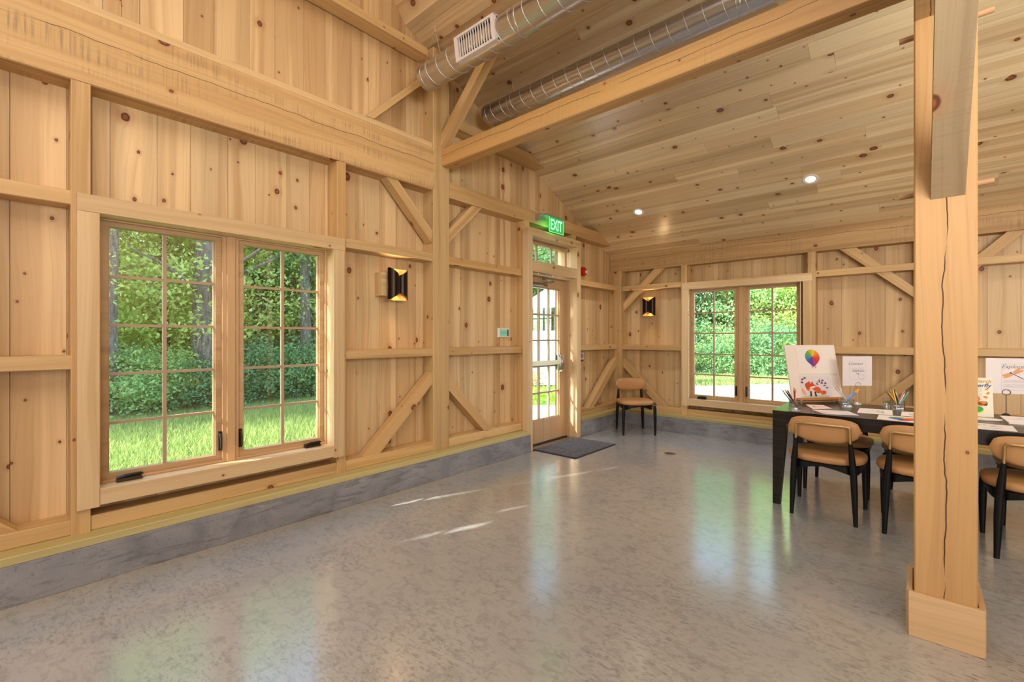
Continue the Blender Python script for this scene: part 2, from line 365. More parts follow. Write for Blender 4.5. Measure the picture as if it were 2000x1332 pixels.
class MB:
    """collects boxes, tubes, polygons into one mesh, in local coordinates"""
    def __init__(self): self.v = []; self.f = []; self.mi = []; self.sm = []
    def add(self, vs_, fs, mi=0, sm=False):
        b = len(self.v); self.v += [V(p) for p in vs_]
        for f in fs: self.f.append([i + b for i in f]); self.mi.append(mi); self.sm.append(sm)
    def box(self, lo, hi, mi=0):
        x0, y0, z0 = lo; x1, y1, z1 = hi
        self.add([(x0, y0, z0), (x1, y0, z0), (x1, y1, z0), (x0, y1, z0), (x0, y0, z1), (x1, y0, z1), (x1, y1, z1), (x0, y1, z1)],
                 [[0, 3, 2, 1], [4, 5, 6, 7], [0, 1, 5, 4], [1, 2, 6, 5], [2, 3, 7, 6], [3, 0, 4, 7]], mi)
        return self
    def tube(self, pts, rad, seg=10, mi=0, caps=True, closed=False):
        pts = [V(p) for p in pts]; n = len(pts)
        rad = rad if isinstance(rad, (list, tuple)) else [rad] * n
        up = None; rings = []
        for i, p in enumerate(pts):
            if closed: d = pts[(i + 1) % n] - pts[i - 1]
            else: d = pts[min(i + 1, n - 1)] - pts[max(i - 1, 0)]
            d.normalize()
            if up is None: up = d.orthogonal().normalized()
            up = (up - d * up.dot(d)).normalized(); s = d.cross(up)
            rings.append([p + (up * math.cos(2 * PI * j / seg) + s * math.sin(2 * PI * j / seg)) * rad[i] for j in range(seg)])
        vs_ = [q for r in rings for q in r]; fs = []
        for i in range(n if closed else n - 1):
            a, b = i * seg, ((i + 1) % n) * seg
            for j in range(seg): fs.append([a + j, a + (j + 1) % seg, b + (j + 1) % seg, b + j])
        self.add(vs_, fs, mi, True)
        if caps and not closed:
            self.add(rings[0], [list(range(seg))[::-1]], mi); self.add(rings[-1], [list(range(seg))], mi)
        return self
    def lathe(self, prof, seg=20, mi=0, center=(0, 0, 0)):
        cx, cyy, cz = center; vs_ = []; fs = []
        for r, z in prof:
            for j in range(seg): vs_.append((cx + r * math.cos(2 * PI * j / seg), cyy + r * math.sin(2 * PI * j / seg), cz + z))
        for i in range(len(prof) - 1):
            for j in range(seg): fs.append([i * seg + j, i * seg + (j + 1) % seg, (i + 1) * seg + (j + 1) % seg, (i + 1) * seg + j])
        self.add(vs_, fs, mi, True); return self
    def loft(self, rings, mi=0, caps=True, closed_ring=True, sm=True):
        n = len(rings[0]); vs_ = [p for r in rings for p in r]; fs = []
        for i in range(len(rings) - 1):
            for j in range(n if closed_ring else n - 1): fs.append([i * n + j, i * n + (j + 1) % n, (i + 1) * n + (j + 1) % n, (i + 1) * n + j])
        self.add(vs_, fs, mi, sm)
        if caps: self.add(rings[0], [list(range(n))[::-1]], mi, sm); self.add(rings[-1], [list(range(n))], mi, sm)
        return self
    def build(self, name, mat, parent=None, M=None, **kw):
        me = bpy.data.meshes.new(name); me.from_pydata([tuple(v) for v in self.v], [], self.f)
        for m in (mat if isinstance(mat, (list, tuple)) else [mat]): me.materials.append(m)
        me.polygons.foreach_set('material_index', self.mi); me.polygons.foreach_set('use_smooth', self.sm)
        me.update()
        return finish(bpy.data.objects.new(name, me), parent, M, **kw)

def copy_tree(o, parent=None):
    c = o.copy(); COL.objects.link(c)
    if parent is not None: c.parent = parent
    for ch in list(o.children): copy_tree(ch, c)
    return c

def W(x, y, z): return V((x, y, z))

# ------------------------------------------------------------------ room sizes
BX = -3.67           # face of the boards, left wall
TX = -3.51           # face of the timbers, left wall
BY = 6.68; TY = 6.52 # the same on the back wall
XR = 4.6; YR = -3.8; RY = -0.6
def roof(y):
    if y > 2.60: return 3.969 - 0.435 * (y - 3.502)
    z0 = 3.969 - 0.435 * (2.60 - 3.502)
    if y > RY: return z0 + 1.15 * (2.60 - y)
    return z0 + 1.15 * (2.60 - RY) - 1.15 * (RY - y)

# ------------------------------------------------------------------ floor, curbs
floor = MB().box((-3.75, YR, -0.12), (XR, 6.9, 0.0)).build('floor', FLOORM, kind='structure', label='polished mottled grey concrete floor')

def chipped(name, x0, x1, y0, y1, h, axis, parent=None, **kw):
    """concrete curb with a slightly uneven top arris"""
    mb = MB(); n = max(4, int((y1 - y0 if axis == 'y' else x1 - x0) / 0.12))
    rr = random.Random(5)
    rings = []
    for i in range(n + 1):
        t = i / n; dz = rr.uniform(-0.003, 0.003); dn = rr.uniform(0.002, 0.007)
        if axis == 'y':
            y = y0 + (y1 - y0) * t
            rings.append([(x0, y, 0), (x1, y, 0), (x1, y, h - dn), (x1 - dn, y, h + dz * 0.3), (x0, y, h)])
        else:
            x = x0 + (x1 - x0) * t
            rings.append([(x, y1, 0), (x, y0, 0), (x, y0, h - dn), (x, y0 + dn, h + dz * 0.3), (x, y1, h)])
    mb.loft(rings, sm=False)
    return mb.build(name, CURBM, parent, **kw)
base_l = chipped('baseboard_left', -3.70, -3.395, YR, 4.17, 0.206, 'y', kind='structure', label='grey cast concrete curb under the left wall')
base_l2 = chipped('baseboard_left_2', -3.70, -3.395, 5.285, 6.40, 0.206, 'y', kind='structure', label='grey concrete curb between door and corner')
base_b = chipped('baseboard_back', -3.70, XR, 6.40, 6.75, 0.206, 'x', kind='structure', label='grey cast concrete curb under the back wall')
def sill(parent, p0, p1, nrm): return bar('sill_plate', p0, p1, 0.043, 0.275, nrm, SILL, parent)
sill(base_l, (-3.5325, YR, 0.2275), (-3.5325, 4.165, 0.2275), (1, 0, 0))
sill(base_l2, (-3.5325, 5.285, 0.2275), (-3.5325, 6.40, 0.2275), (1, 0, 0))
sill(base_b, (-3.66, 6.5375, 0.2275), (XR, 6.5375, 0.2275), (0, -1, 0))

# ------------------------------------------------------------------ wall builders
def cuts(a, b, lo, hi, openings):
    """split the strip a..b (from lo(u) to hi(u)) around the openings -> list of (u0,u1,zlo or None,zhi or None)"""
    us = {a, b}
    for (u0, u1, z0, z1) in openings:
        for u in (u0, u1):
            if a + 0.004 < u < b - 0.004: us.add(u)
    us = sorted(us); out = []
    for s, e in zip(us[:-1], us[1:]):
        m = (s + e) / 2; hit = [o for o in openings if o[0] - 1e-6 <= m <= o[1] + 1e-6]
        if not hit: out.append((s, e, lo, hi)); continue
        z = lo
        for o in sorted(hit, key=lambda q: q[2]):
            if o[2] > z + 0.01: out.append((s, e, z, o[2]))
            z = o[3]
        out.append((s, e, z, hi))
    return out

WIN1 = (0.37, 1.80, 0.47, 2.075); WIN3 = (WIN1[0] - 1.92, WIN1[1] - 1.92, 0.47, 2.075)
DOOR = (4.215, 5.21, 0.0, 2.60)
WIN2 = (-2.45, -1.035, 0.47, 2.055)

def left_top(y, cap): return min(roof(y) - 0.002, cap)
wall_left = MB()
for (s, e, z0, z1) in cuts(YR, RY, 0.0, 99, [WIN3]) + cuts(RY, 2.60, 0.0, 99, [WIN3, WIN1]) + cuts(2.60, 6.9, 0.0, 99, [DOOR]):
    za, zb = (roof(s) + 0.1, roof(e) + 0.1) if z1 > 50 else (z1, z1)
    wall_left.loft([[(-3.80, s, z0), (-3.692, s, z0), (-3.692, s, za), (-3.80, s, za)], [(-3.80, e, z0), (-3.692, e, z0), (-3.692, e, zb), (-3.80, e, zb)]], sm=False)
wall_left = wall_left.build('wall_left', plain('sheathing', (120, 84, 52), 0.8), kind='structure')

def lplank(s, e, z0, top, mat=PINK):
    g = 0.0011
    s, e = s + g, e - g
    za, zb = left_top(s, top), left_top(e, top)
    if min(za, zb) - z0 < 0.01: return
    prism('plank', [(BX, s, z0), (BX, e, z0), (BX, e, zb), (BX, s, za)], 0.02, (1, 0, 0), (0, 0, 1), mat, wall_left)
lower = [-1.6, -1.36, -1.15, -0.9, -0.66, -0.44, -0.2, 0.041, 0.262, 0.451, 0.681, 0.862, 1.086, 1.268, 1.492, 1.669, 1.86, 2.079, 2.314, 2.489, 2.719, 2.90]
for a, b in zip(lower[:-1], lower[1:]):
    for (s, e, z0, z1) in cuts(a, b, 0.25, 3.0, [WIN1, WIN3]): lplank(s, e, z0, z1)
upper = [-0.6, -0.38, -0.15, 0.06, 0.25, 0.416, 0.504, 0.593, 0.822, 1.0, 1.226, 1.405, 1.624, 1.801, 1.913, 2.035, 2.204, 2.444, 2.60, 2.775, 2.95]
for a, b in zip(upper[:-1], upper[1:]): lplank(a, b, 3.10, 5.3)
right = [2.95, 3.13, 3.304, 3.526, 3.704, 3.936, 4.118, 4.30, 4.47, 4.69, 4.88, 5.07, 5.25, 5.42, 5.60, 5.78, 5.919, 6.081, 6.256, 6.406, 6.56, 6.69]
for a, b in zip(right[:-1], right[1:]):
    for (s, e, z0, z1) in cuts(a, b, 0.25, 5.0, [DOOR]): lplank(s, e, max(z0, 0.25) if z0 < 1 else z0, z1)
lplank(YR + 0.02, -1.62, 0.25, 3.0)

wall_back = MB()
for (s, e, z0, z1) in cuts(-3.80, XR, 0.0, 2.75, [WIN2]):
    wall_back.box((s, BY + 0.022, z0), (e, BY + 0.13, z1))
wall_back = wall_back.build('wall_back', plain('sheathing back', (120, 84, 52), 0.8), kind='structure')
bj = [-3.67, -3.53, -3.376, -3.23, -3.085, -2.854, -2.673, -2.46, -2.265, -2.055, -1.857, -1.633, -1.45, -1.231, -1.058, -0.829, -0.651, -0.423, -0.25, -0.02, 0.19, 0.36, 0.555, 0.786, 0.98, 1.2, 1.41, 1.6, 1.84, 2.05, 2.3]
for a, b in zip(bj[:-1], bj[1:]):
    for (s, e, z0, z1) in cuts(a, b, 0.25, 2.585, [WIN2]):
        prism('plank', [(s + .0011, BY, z0), (e - .0011, BY, z0), (e - .0011, BY, z1), (s + .0011, BY, z1)], 0.02, (0, -1, 0), (0, 0, 1), PINK, wall_back)

OUTW = plain('painted wall', (206, 172, 130), 0.6)
MB().box((XR, YR - 0.1, 0), (XR + 0.1, 6.9, 8.2)).build('wall_right', OUTW, kind='structure')
MB().box((-3.8, YR - 0.1, 0), (XR + 0.1, YR, 4.6)).build('wall_rear', OUTW, kind='structure')

# ------------------------------------------------------------------ ceiling: boards run along X on both pitches
ceiling = MB()
prof = [(6.95, roof(6.95)), (2.60, roof(2.60)), (RY, roof(RY)), (YR - 0.1, roof(YR - 0.1))]
for (ya, za), (yb, zb) in zip(prof[:-1], prof[1:]):
    up = 0.022 / math.cos(math.atan2(abs(zb - za), abs(yb - ya)))
    ceiling.loft([[(x, ya, za + up), (x, yb, zb + up), (x, yb, zb + 0.14), (x, ya, za + 0.14)] for x in (-3.80, XR + 0.1)], sm=False)
ceiling = ceiling.build('ceiling', CEIL, kind='structure')
def ceil_rows(ya, yb, w, xmax, seed):
    rr = random.Random(seed)
    A, B = V((0, ya, roof(ya))), V((0, yb, roof(yb) if yb != 2.60 else roof(2.6001)))
    d = (B - A); L = d.length; d.normalize(); n = V((1, 0, 0)).cross(d)
    if n.z > 0: n = -n
    s = 0.0
    while s < L - 0.02:
        e = min(s + w * rr.uniform(0.92, 1.08), L)
        x = BX - 0.005
        while x < xmax:
            x1 = min(x + rr.uniform(1.3, 3.4), xmax)
            if xmax - x1 < 0.5: x1 = xmax
            p0, p1 = A + d * (s + .0009), A + d * (e - .0009)
            prism('plank', [p0 + V((x + .0006, 0, 0)), p0 + V((x1 - .0006, 0, 0)), p1 + V((x1 - .0006, 0, 0)), p1 + V((x + .0006, 0, 0))], 0.02, n, (1, 0, 0), CEIL, ceiling)
            x = x1
        s = e
ceil_rows(6.68, 2.60, 0.168, 2.9, 3)
ceil_rows(2.5999, 1.55, 0.168, 2.0, 4)

# ------------------------------------------------------------------ timbers standing on the left wall
def lstud(y0, y1, z0, z1, name='stud', x=TX, mat=TIMB):
    return bar(name, (x - 0.08, (y0 + y1) / 2, z0), (x - 0.08, (y0 + y1) / 2, z1), y1 - y0, 0.16, (1, 0, 0), mat, wall_left)
def lgirt(y0, y1, z0, z1, name='girt', x=TX - 0.012, mat=TIMB, ch=0.004):
    t = x - BX
    return bar(name, (x - t / 2, y0, (z0 + z1) / 2), (x - t / 2, y1, (z0 + z1) / 2), z1 - z0, t, (1, 0, 0), mat, wall_left, ch=ch)
lstud(0.267, 0.349, 0.249, 2.79); lstud(1.823, 1.90, 0.249, 2.79)
lstud(-1.65, -1.57, 0.249, 2.79); lstud(-0.115, -0.035, 0.249, 2.79)
lgirt(-0.035, 0.267, 1.174, 1.252); lgirt(-0.035, 0.267, 2.094, 2.174)
lgirt(1.90, 2.812, 1.172, 1.250); lgirt(1.90, 2.812, 2.098, 2.178)
lgirt(3.014, 4.188, 1.172, 1.250); lgirt(3.014, 4.188, 2.094, 2.174)
lgirt(5.28, 6.475, 1.172, 1.250); lgirt(5.28, 6.475, 2.094, 2.174)
for a, b in ((-0.035, 0.267), (0.349, 1.823), (1.90, 2.812), (3.014, 4.188), (5.28, 6.475)): lgirt(a, b, 0.249, 0.333, 'base_rail')
lstud(4.188, 4.288, 0.249, 2.762)
lstud(5.215, 5.30, 2.60, 2.762)
# big sawn beam of the gable and the ledger above it
bar('beam', (-3.61, YR, 2.9975), (-3.61, 2.812, 2.9975), 0.415, 0.20, (1, 0, 0), BEAM, wall_left, ch=0.006)
bar('ledger', (-3.62, YR, 3.235), (-3.62, 2.812, 3.235), 0.054, 0.17, (1, 0, 0), PINE, wall_left)
bar('girt', (-3.58, YR, 4.10), (-3.58, 2.735, 4.10), 0.074, 0.15, (1, 0, 0), TIMB, wall_left)
# eave side: the heavy door header that dies into the roof, and the higher one
def roof_cut(y0, z0, z1, x=TX):
    ya = 3.502 + (3.969 - z1) / 0.435; yb = 3.502 + (3.969 - z0) / 0.435
    prism('girt', [(x, y0, z0), (x, yb - 0.005, z0), (x, ya - 0.005, z1), (x, y0, z1)], x - BX, (1, 0, 0), (0, 1, 0), TIMB, wall_left)
roof_cut(3.014, 2.762, 2.919); roof_cut(3.014, 3.497, 3.600)
# main post, through to the roof
bar('post', (-3.61, 2.912, 0.249), (-3.61, 2.912, roof(2.95) - 0.02), 0.206, 0.20, (1, 0, 0), TIMB, wall_left, ch=0.006)
bar('post', (-3.56, 6.575, 0.249), (-3.56, 6.575, 2.40), 0.21, 0.22, (1, 0, 0), TIMB, wall_left, ch=0.006)
def lbrace(p, x=TX - 0.02, t=0.10): prism('brace', [(x, y, z) for y, z in p], t, (1, 0, 0), (0, p[1][0] - p[0][0], p[1][1] - p[0][1]), TIMB, wall_left)
lbrace([(2.239 + .06, 2.79), (2.80, 2.28), (2.812, 2.40), (2.42, 2.79)])
lbrace([(2.083, 0.333), (2.812, 1.02), (2.812, 0.90), (2.235, 0.333)])
lbrace([(3.014, 2.33), (3.37, 2.762), (3.50, 2.762), (3.014, 2.43)] if False else [(3.014, 2.305), (3.49, 2.762), (3.345, 2.762), (3.014, 2.44)])
lbrace([(3.014, 0.965), (3.655, 0.333), (3.53, 0.333), (3.014, 0.83)])
lbrace([(2.095, 3.262), (2.812, 3.972), (2.812, 3.898), (2.172, 3.262)])
lbrace([(6.47, 1.04), (5.66, 0.333), (5.80, 0.333), (6.47, 0.90)])
lbrace([(0.07, 0.333), (-0.034, 0.437), (-0.034, 0.34), (-0.03, 0.333)])

# ------------------------------------------------------------------ timbers on the back wall
def bgirt(x0, x1, z0, z1, name='girt', y=TY + 0.012):
    t = BY - y
    return bar(name, (x0, y + t / 2, (z0 + z1) / 2), (x1, y + t / 2, (z0 + z1) / 2), z1 - z0, t, (0, -1, 0), TIMB, wall_back)
def bstud(x0, x1, z0, z1, name='stud'): return bar(name, ((x0 + x1) / 2, TY + 0.08, z0), ((x0 + x1) / 2, TY + 0.08, z1), x1 - x0, 0.16, (0, -1, 0), TIMB, wall_back)
prism('plate_beam', [(-3.665, TY, 2.392), (XR, TY, 2.392), (XR, TY, roof(TY) - 0.004), (-3.665, TY, roof(TY) - 0.004)], BY - TY, (0, -1, 0), (1, 0, 0), BEAM, wall_back)
bstud(-2.519, -2.431, 0.249, 2.392); bstud(-0.974, -0.889, 0.249, 2.392); bstud(2.1, 2.19, 0.249, 2.392)
bar('post', (0.11, TY + 0.075, 0.249), (0.11, TY + 0.075, 2.392), 0.205, 0.17, (0, -1, 0), TIMB, wall_back)
for a, b in ((-3.45, -2.519), (-0.889, 0.0075), (0.2125, 2.1), (2.19, XR)):
    bgirt(a, b, 1.166, 1.246); bgirt(a, b, 2.084, 2.16)
for a, b in ((-3.45, -2.519), (-2.431, -0.974), (-0.889, 0.0075), (0.2125, 2.1), (2.19, XR)): bgirt(a, b, 0.249, 0.335, 'base_rail')
def bbrace(p, y=TY + 0.04, t=0.09): prism('brace', [(x, y, z) for x, z in p], t, (0, -1, 0), (p[1][0] - p[0][0], 0, p[1][1] - p[0][1]), TIMB, wall_back)
bbrace([(-3.45, 1.92), (-2.945, 2.392), (-2.78, 2.392), (-3.45, 1.775)])
bbrace([(-3.45, 1.02), (-2.76, 0.335), (-2.89, 0.335), (-3.45, 0.89)])
bbrace([(-0.66, 2.392), (0.0, 1.785), (0.0, 1.895), (-0.50, 2.392)])
bbrace([(0.0, 0.975), (-0.65, 0.335), (-0.515, 0.335), (0.0, 0.855)])
bbrace([(0.215, 1.79), (0.82, 2.392), (0.68, 2.392), (0.215, 1.92)])
bbrace([(0.215, 0.975), (0.86, 0.335), (0.72, 0.335), (0.215, 0.855)])

# ------------------------------------------------------------------ free-standing timber post with its trim, pegs and knee brace
pt = empty('timber_post', (0.1, 2.87, 0), kind='thing', label='free-standing square timber post with long drying crack and boxed foot', cat='post')
bar('shaft', (0.1, 2.90, 0), (0.1, 2.90, 3.22), 0.205, 0.27, (0, -1, 0), POSTM, pt, ch=0.006)
for (a, b, nrm) in (((-0.02, 2.754, .1), (0.223, 2.754, .1), (0, -1, 0)), ((-0.017, 2.766, .1), (-0.017, 3.06, .1), (-1, 0, 0)), ((0.217, 2.766, .1), (0.217, 3.06, .1), (1, 0, 0)), ((-0.02, 3.05, .1), (0.223, 3.05, .1), (0, 1, 0))):
    bar('foot_board', a, b, 0.20, 0.022, nrm, DOORW, pt, ch=0.002)
for z, y in ((2.03, 2.87), (2.775, 2.87)):
    MB().tube([(-0.055, y, z - 0.006), (0.26, y, z + 0.006)], 0.013, 10).build('peg', DOWELW, pt)
kb = empty('knee_brace', (0.11, 2.4, 2.4), kind='thing', label='grey weathered knee brace rising from the free-standing post to the beam', cat='brace')
prism('brace_timber', [(0.165, 2.764, 1.968), (0.165, 1.943, 2.79), (0.165, 2.11, 2.79), (0.165, 2.764, 2.136)], 0.11, (1, 0, 0), (0, -1, 1), WEATH, kb)
o = bar('cross_beam', (0.10, YR, 2.995), (0.10, 2.764, 2.995), 0.205, 0.41, (0, 0, 1), BEAM, None, ch=0.006)
o['kind'] = 'thing'; o['label'] = 'heavy cross beam whose end sits on the free-standing post'; o['category'] = 'beam'
o = bar('tie_beam', (-3.505, 2.9725, 3.135), (-0.003, 2.9725, 3.135), 0.17, 0.123, (0, -1, 0), TIEM, None, ch=0.005)
o['kind'] = 'thing'; o['label'] = 'long honey-coloured tie beam crossing in front of the sloping ceiling'; o['category'] = 'beam'
o = bar('roof_purlin', (-3.505, 2.93, 4.01), (XR, 2.93, 4.01), 0.18, 0.13, (0, -1, 0), TIEM, None, ch=0.005)
o['kind'] = 'thing'; o['label'] = 'roof timber hidden behind the nearer round duct under the ceiling'; o['category'] = 'beam'
o = prism('knee_brace', [(-3.508, 2.90, 3.235), (-2.80, 2.90, 3.915), (-2.93, 2.90, 3.915), (-3.508, 2.90, 3.36)], 0.09, (0, -1, 0), (0.72, 0, 0.7), TIMB, None)
o['kind'] = 'thing'; o['label'] = 'knee brace rising from the wall post just above the tie beam'; o['category'] = 'brace'

# ------------------------------------------------------------------ windows
def window(name, O, U, N, u0, u1, z0, z1, cranks, label, du=0.0):
    """u runs along the wall, n into the room, O on the timber face"""
    O, U, N = V(O), V(U), V(N); Z = V((0, 0, 1))
    P = lambda u, n, z: O + U * u + N * n + Z * z
    w = empty(name, P((u0 + u1) / 2, 0, 0), kind='structure')
    w['label'] = label
    F = Matrix((U, N, Z)).transposed().to_4x4(); F.translation = O
    flip = U.cross(N).z < 0
    def blk(nm, lo, hi, mat, parent, grain='z'):
        lo, hi = V(lo), V(hi)
        c = P(*((lo + hi) / 2)); du, dn, dz = hi - lo
        if grain == 'z': return bar(nm, c - Z * dz / 2, c + Z * dz / 2, du, dn, N, mat, parent, ch=0.0025)
        return bar(nm, c - U * du / 2, c + U * du / 2, dz, dn, N, mat, parent, ch=0.0025)
    # casing
    blk('casing_board', (u0 - 0.095, 0.0005, z0 - 0.10), (u0, 0.021, z1), TRIMW, w)
    blk('casing_board', (u1, 0.0005, z0 - 0.10), (u1 + 0.095, 0.021, z1), TRIMW, w)
    blk('casing_board', (u0 - 0.095, 0.0005, z1 + 0.001), (u1 + 0.095, 0.021, z1 + 0.10), TRIMW, w, 'u')
    blk('casing_board', (u0 + .001, 0.0005, z0 - 0.092), (u1 - .001, 0.021, z0), TRIMW, w, 'u')
    u0 += du; u1 += du
    # jamb liner
    q = 0.012
    blk('jamb_board', (u0 - q, -0.19, z0 - q), (u0, 0.0, z1 + q), TRIMW, w); blk('jamb_board', (u1, -0.19, z0 - q), (u1 + q, 0.0, z1 + q), TRIMW, w)
    blk('jamb_board', (u0, -0.19, z1), (u1, 0.0, z1 + q), TRIMW, w, 'u'); blk('jamb_board', (u0, -0.19, z0 - q), (u1, 0.0, z0), TRIMW, w, 'u')
    fr = 0.016; um = (u0 + u1) / 2
    blk('frame', (u0, -0.20, z0), (u0 + fr, -0.095, z1), SASHW, w); blk('frame', (u1 - fr, -0.20, z0), (u1, -0.095, z1), SASHW, w)
    blk('frame', (u0 + fr, -0.20, z1 - 0.012), (u1 - fr, -0.095, z1), SASHW, w, 'u'); blk('frame', (u0 + fr, -0.20, z0), (u1 - fr, -0.095, z0 + 0.015), SASHW, w, 'u')
    blk('mullion', (um - 0.052, -0.20, z0 + .001), (um + 0.052, -0.10, z1 - .001), SASHW, w)
    blk('mullion_cover', (um - 0.026, -0.0995, z0 + .001), (um + 0.026, -0.085, z1 - .001), SASHW, w)
    for (a, b, si) in ((u0 + fr, um - 0.052, 0), (um + 0.052, u1 - fr, 1)):
        st = 0.036; sa, sb, sz0, sz1 = a, b, z0 + 0.015, z1 - 0.012
        m = MB()
        for lo, hi in (((sa, -.175, sz0), (sa + st, -.118, sz1)), ((sb - st, -.175, sz0), (sb, -.118, sz1)), ((sa + st, -.175, sz0), (sb - st, -.118, sz0 + st)), ((sa + st, -.175, sz1 - 0.028), (sb - st, -.118, sz1)),
                       ((sa + st, -.16, sz0), (sa + st + .007, -.135, sz1)), ((sb - st - .007, -.16, sz0), (sb - st, -.135, sz1))): m.box(lo, hi)
        sash = m.build('sash', SASHW, w, F)
        ga, gb, gz0, gz1 = sa + st, sb - st, sz0 + st, sz1 - 0.028
        gm = (ga + gb) / 2; mw = 0.010
        MB().box((gm - mw, -.160, gz0), (gm + mw, -.138, gz1)).build('muntin', MUNT, sash, F)
        for i in range(1, 5):
            zz = gz0 + (gz1 - gz0) * i / 5
            MB().box((ga, -.158, zz - mw * .85), (gb, -.140, zz + mw * .85)).build('muntin', MUNT, sash, F)
        for i in range(5):
            for (pa, pb) in ((ga, gm - mw), (gm + mw, gb)):
                za, zb = gz0 + (gz1 - gz0) * i / 5, gz0 + (gz1 - gz0) * (i + 1) / 5
                MB().add([(pa, -.149, za), (pb, -.149, za), (pb, -.149, zb), (pa, -.149, zb)], [[0, 1, 2, 3]]) or None
                mm = MB(); mm.add([(pa, -.149, za), (pb, -.149, za), (pb, -.149, zb), (pa, -.149, zb)], [[0, 1, 2, 3]]); mm.build('pane', GLASS, sash, F)
        ul = sb - 0.012 if si == 0 else sa + 0.012
        m = MB(); m.box((ul - .009, -.118, z0 + .085), (ul + .009, -.098, z0 + .215)); m.tube([(ul, -.098, z0 + .20), (ul, -.080, z0 + .17), (ul, -.078, z0 + .10)], .007, 8)
        m.build('lock_lever', HARD, w, F)
    for c in cranks:
        m = MB(); m.loft([[(c - .062, -.100, z0 + .004), (c + .062, -.100, z0 + .004), (c + .062, -.05, z0 + .004), (c - .062, -.05, z0 + .004)], [(c - .055, -.098, z0 + .028), (c + .055, -.098, z0 + .028), (c + .055, -.062, z0 + .024), (c - .055, -.062, z0 + .024)]], sm=False)
        m.tube([(c - .060, -.066, z0 + .024), (c - .02, -.060, z0 + .034), (c + .05, -.060, z0 + .034), (c + .062, -.066, z0 + .03)], [.009, .010, .010, .007], 8)
        m.build('crank_handle', HARD, w, F)
    return w
window('window_1', (TX, 0, 0), (0, 1, 0), (1, 0, 0), 0.385, 1.785, 0.485, 2.062, (0.53, 1.655), 'double casement window beside the wall post, grassy woods outside')
window('window_3', (TX, 0, 0), (0, 1, 0), (1, 0, 0), 0.385 - 1.92, 1.785 - 1.92, 0.485, 2.062, (), 'unseen casement window added further along the left wall')  # added out of view so sun reaches the inner row of floor patches
window('window_2', (0, TY, 0), (1, 0, 0), (0, -1, 0), -2.402, -1.019, 0.484, 2.040, (-2.25,), 'double casement window of the back wall behind the easel', du=-0.034)

# ------------------------------------------------------------------ door with transom
dr = empty('door_1', (-3.55, 4.71, 0), kind='structure'); dr['label'] = 'glazed wooden door under a transom in the left wall'
CX = -3.415
def dblk(nm, lo, hi, mat, parent, grain='z'):
    lo, hi = V(lo), V(hi); c = (lo + hi) / 2; d = hi - lo
    if grain == 'z': return bar(nm, (c.x, c.y, lo.z), (c.x, c.y, hi.z), d.y, d.x, (1, 0, 0), mat, parent, ch=0.003)
    return bar(nm, (c.x, lo.y, c.z), (c.x, hi.y, c.z), d.z, d.x, (1, 0, 0), mat, parent, ch=0.003)
dblk('casing_board', (CX - .094, 4.150, 0), (CX, 4.235, 2.575), TRIMW, dr)
dblk('casing_board', (CX - .094, 5.190, 0), (CX, 5.280, 2.575), TRIMW, dr)
dblk('casing_board', (CX - .094, 4.150, 2.576), (CX, 5.280, 2.668), TRIMW, dr, 'y')
dblk('casing_board', (CX - .094, 4.236, 2.150), (CX, 5.189, 2.283), TRIMW, dr, 'y')
for a, b in ((4.215, 4.234), (5.191, 5.21)): dblk('jamb_board', (-3.74, a, 0), (CX - .095, b, 2.60), TRIMW, dr)
for a, b in ((4.234, 4.250), (5.168, 5.191)): dblk('door_stop', (-3.70, a, 0), (-3.535, b, 2.14), DOORW, dr)
dblk('jamb_board', (-3.74, 4.236, 2.128), (CX - .095, 5.189, 2.149), TRIMW, dr, 'y')
dblk('jamb_board', (-3.74, 4.236, 2.576), (CX - .095, 5.189, 2.598), TRIMW, dr, 'y')
dblk('jamb_board', (-3.74, 4.236, 2.262), (CX - .095, 5.189, 2.283), TRIMW, dr, 'y')
leaf = MB()
lx0, lx1 = -3.635, -3.590
for lo, hi in (((lx0, 4.252, .012), (lx1, 4.385, 2.122)), ((lx0, 5.022, .012), (lx1, 5.165, 2.122)), ((lx0, 4.385, .012), (lx1, 5.022, .30)), ((lx0, 4.385, 2.0), (lx1, 5.022, 2.122)),
               ((lx0 + .012, 4.385, .30), (lx1 - .012, 4.397, 2.0)), ((lx0 + .012, 5.010, .30), (lx1 - .012, 5.022, 2.0)), ((lx0 + .012, 4.385, .30), (lx1 - .012, 5.022, .312)), ((lx0 + .012, 4.385, 1.988), (lx1 - .012, 5.022, 2.0))): leaf.box(lo, hi)
leaf = leaf.build('door_leaf', DOORW, dr, Matrix.Identity(4))
ys = [4.385, 4.593, 4.802, 5.022]; zs = [0.30, 0.642, 0.983, 1.318, 1.652, 2.0]
for y in ys[1:-1]: MB().box((lx0 + .010, y - .011, .30), (lx1 - .008, y + .011, 2.0)).build('muntin', MUNT, leaf)
for z in zs[1:-1]: MB().box((lx0 + .011, 4.385, z - .010), (lx1 - .009, 5.022, z + .010)).build('muntin', MUNT, leaf)
for a, b in zip(ys[:-1], ys[1:]):
    for c, d in zip(zs[:-1], zs[1:]):
        m = MB(); m.add([(-3.613, a, c), (-3.613, b, c), (-3.613, b, d), (-3.613, a, d)], [[0, 1, 2, 3]]); m.build('pane', GLASS, leaf)
tr_ = MB()
for lo, hi in (((-3.66, 4.236, 2.284), (-3.60, 4.262, 2.575)), ((-3.66, 5.165, 2.284), (-3.60, 5.189, 2.575)), ((-3.66, 4.262, 2.284), (-3.60, 5.165, 2.325)), ((-3.66, 4.262, 2.545), (-3.60, 5.165, 2.575)), ((-3.64, 4.262, 2.530), (-3.57, 5.165, 2.5449))): tr_.box(lo, hi)
tr_ = tr_.build('transom_sash', DOORW, dr)
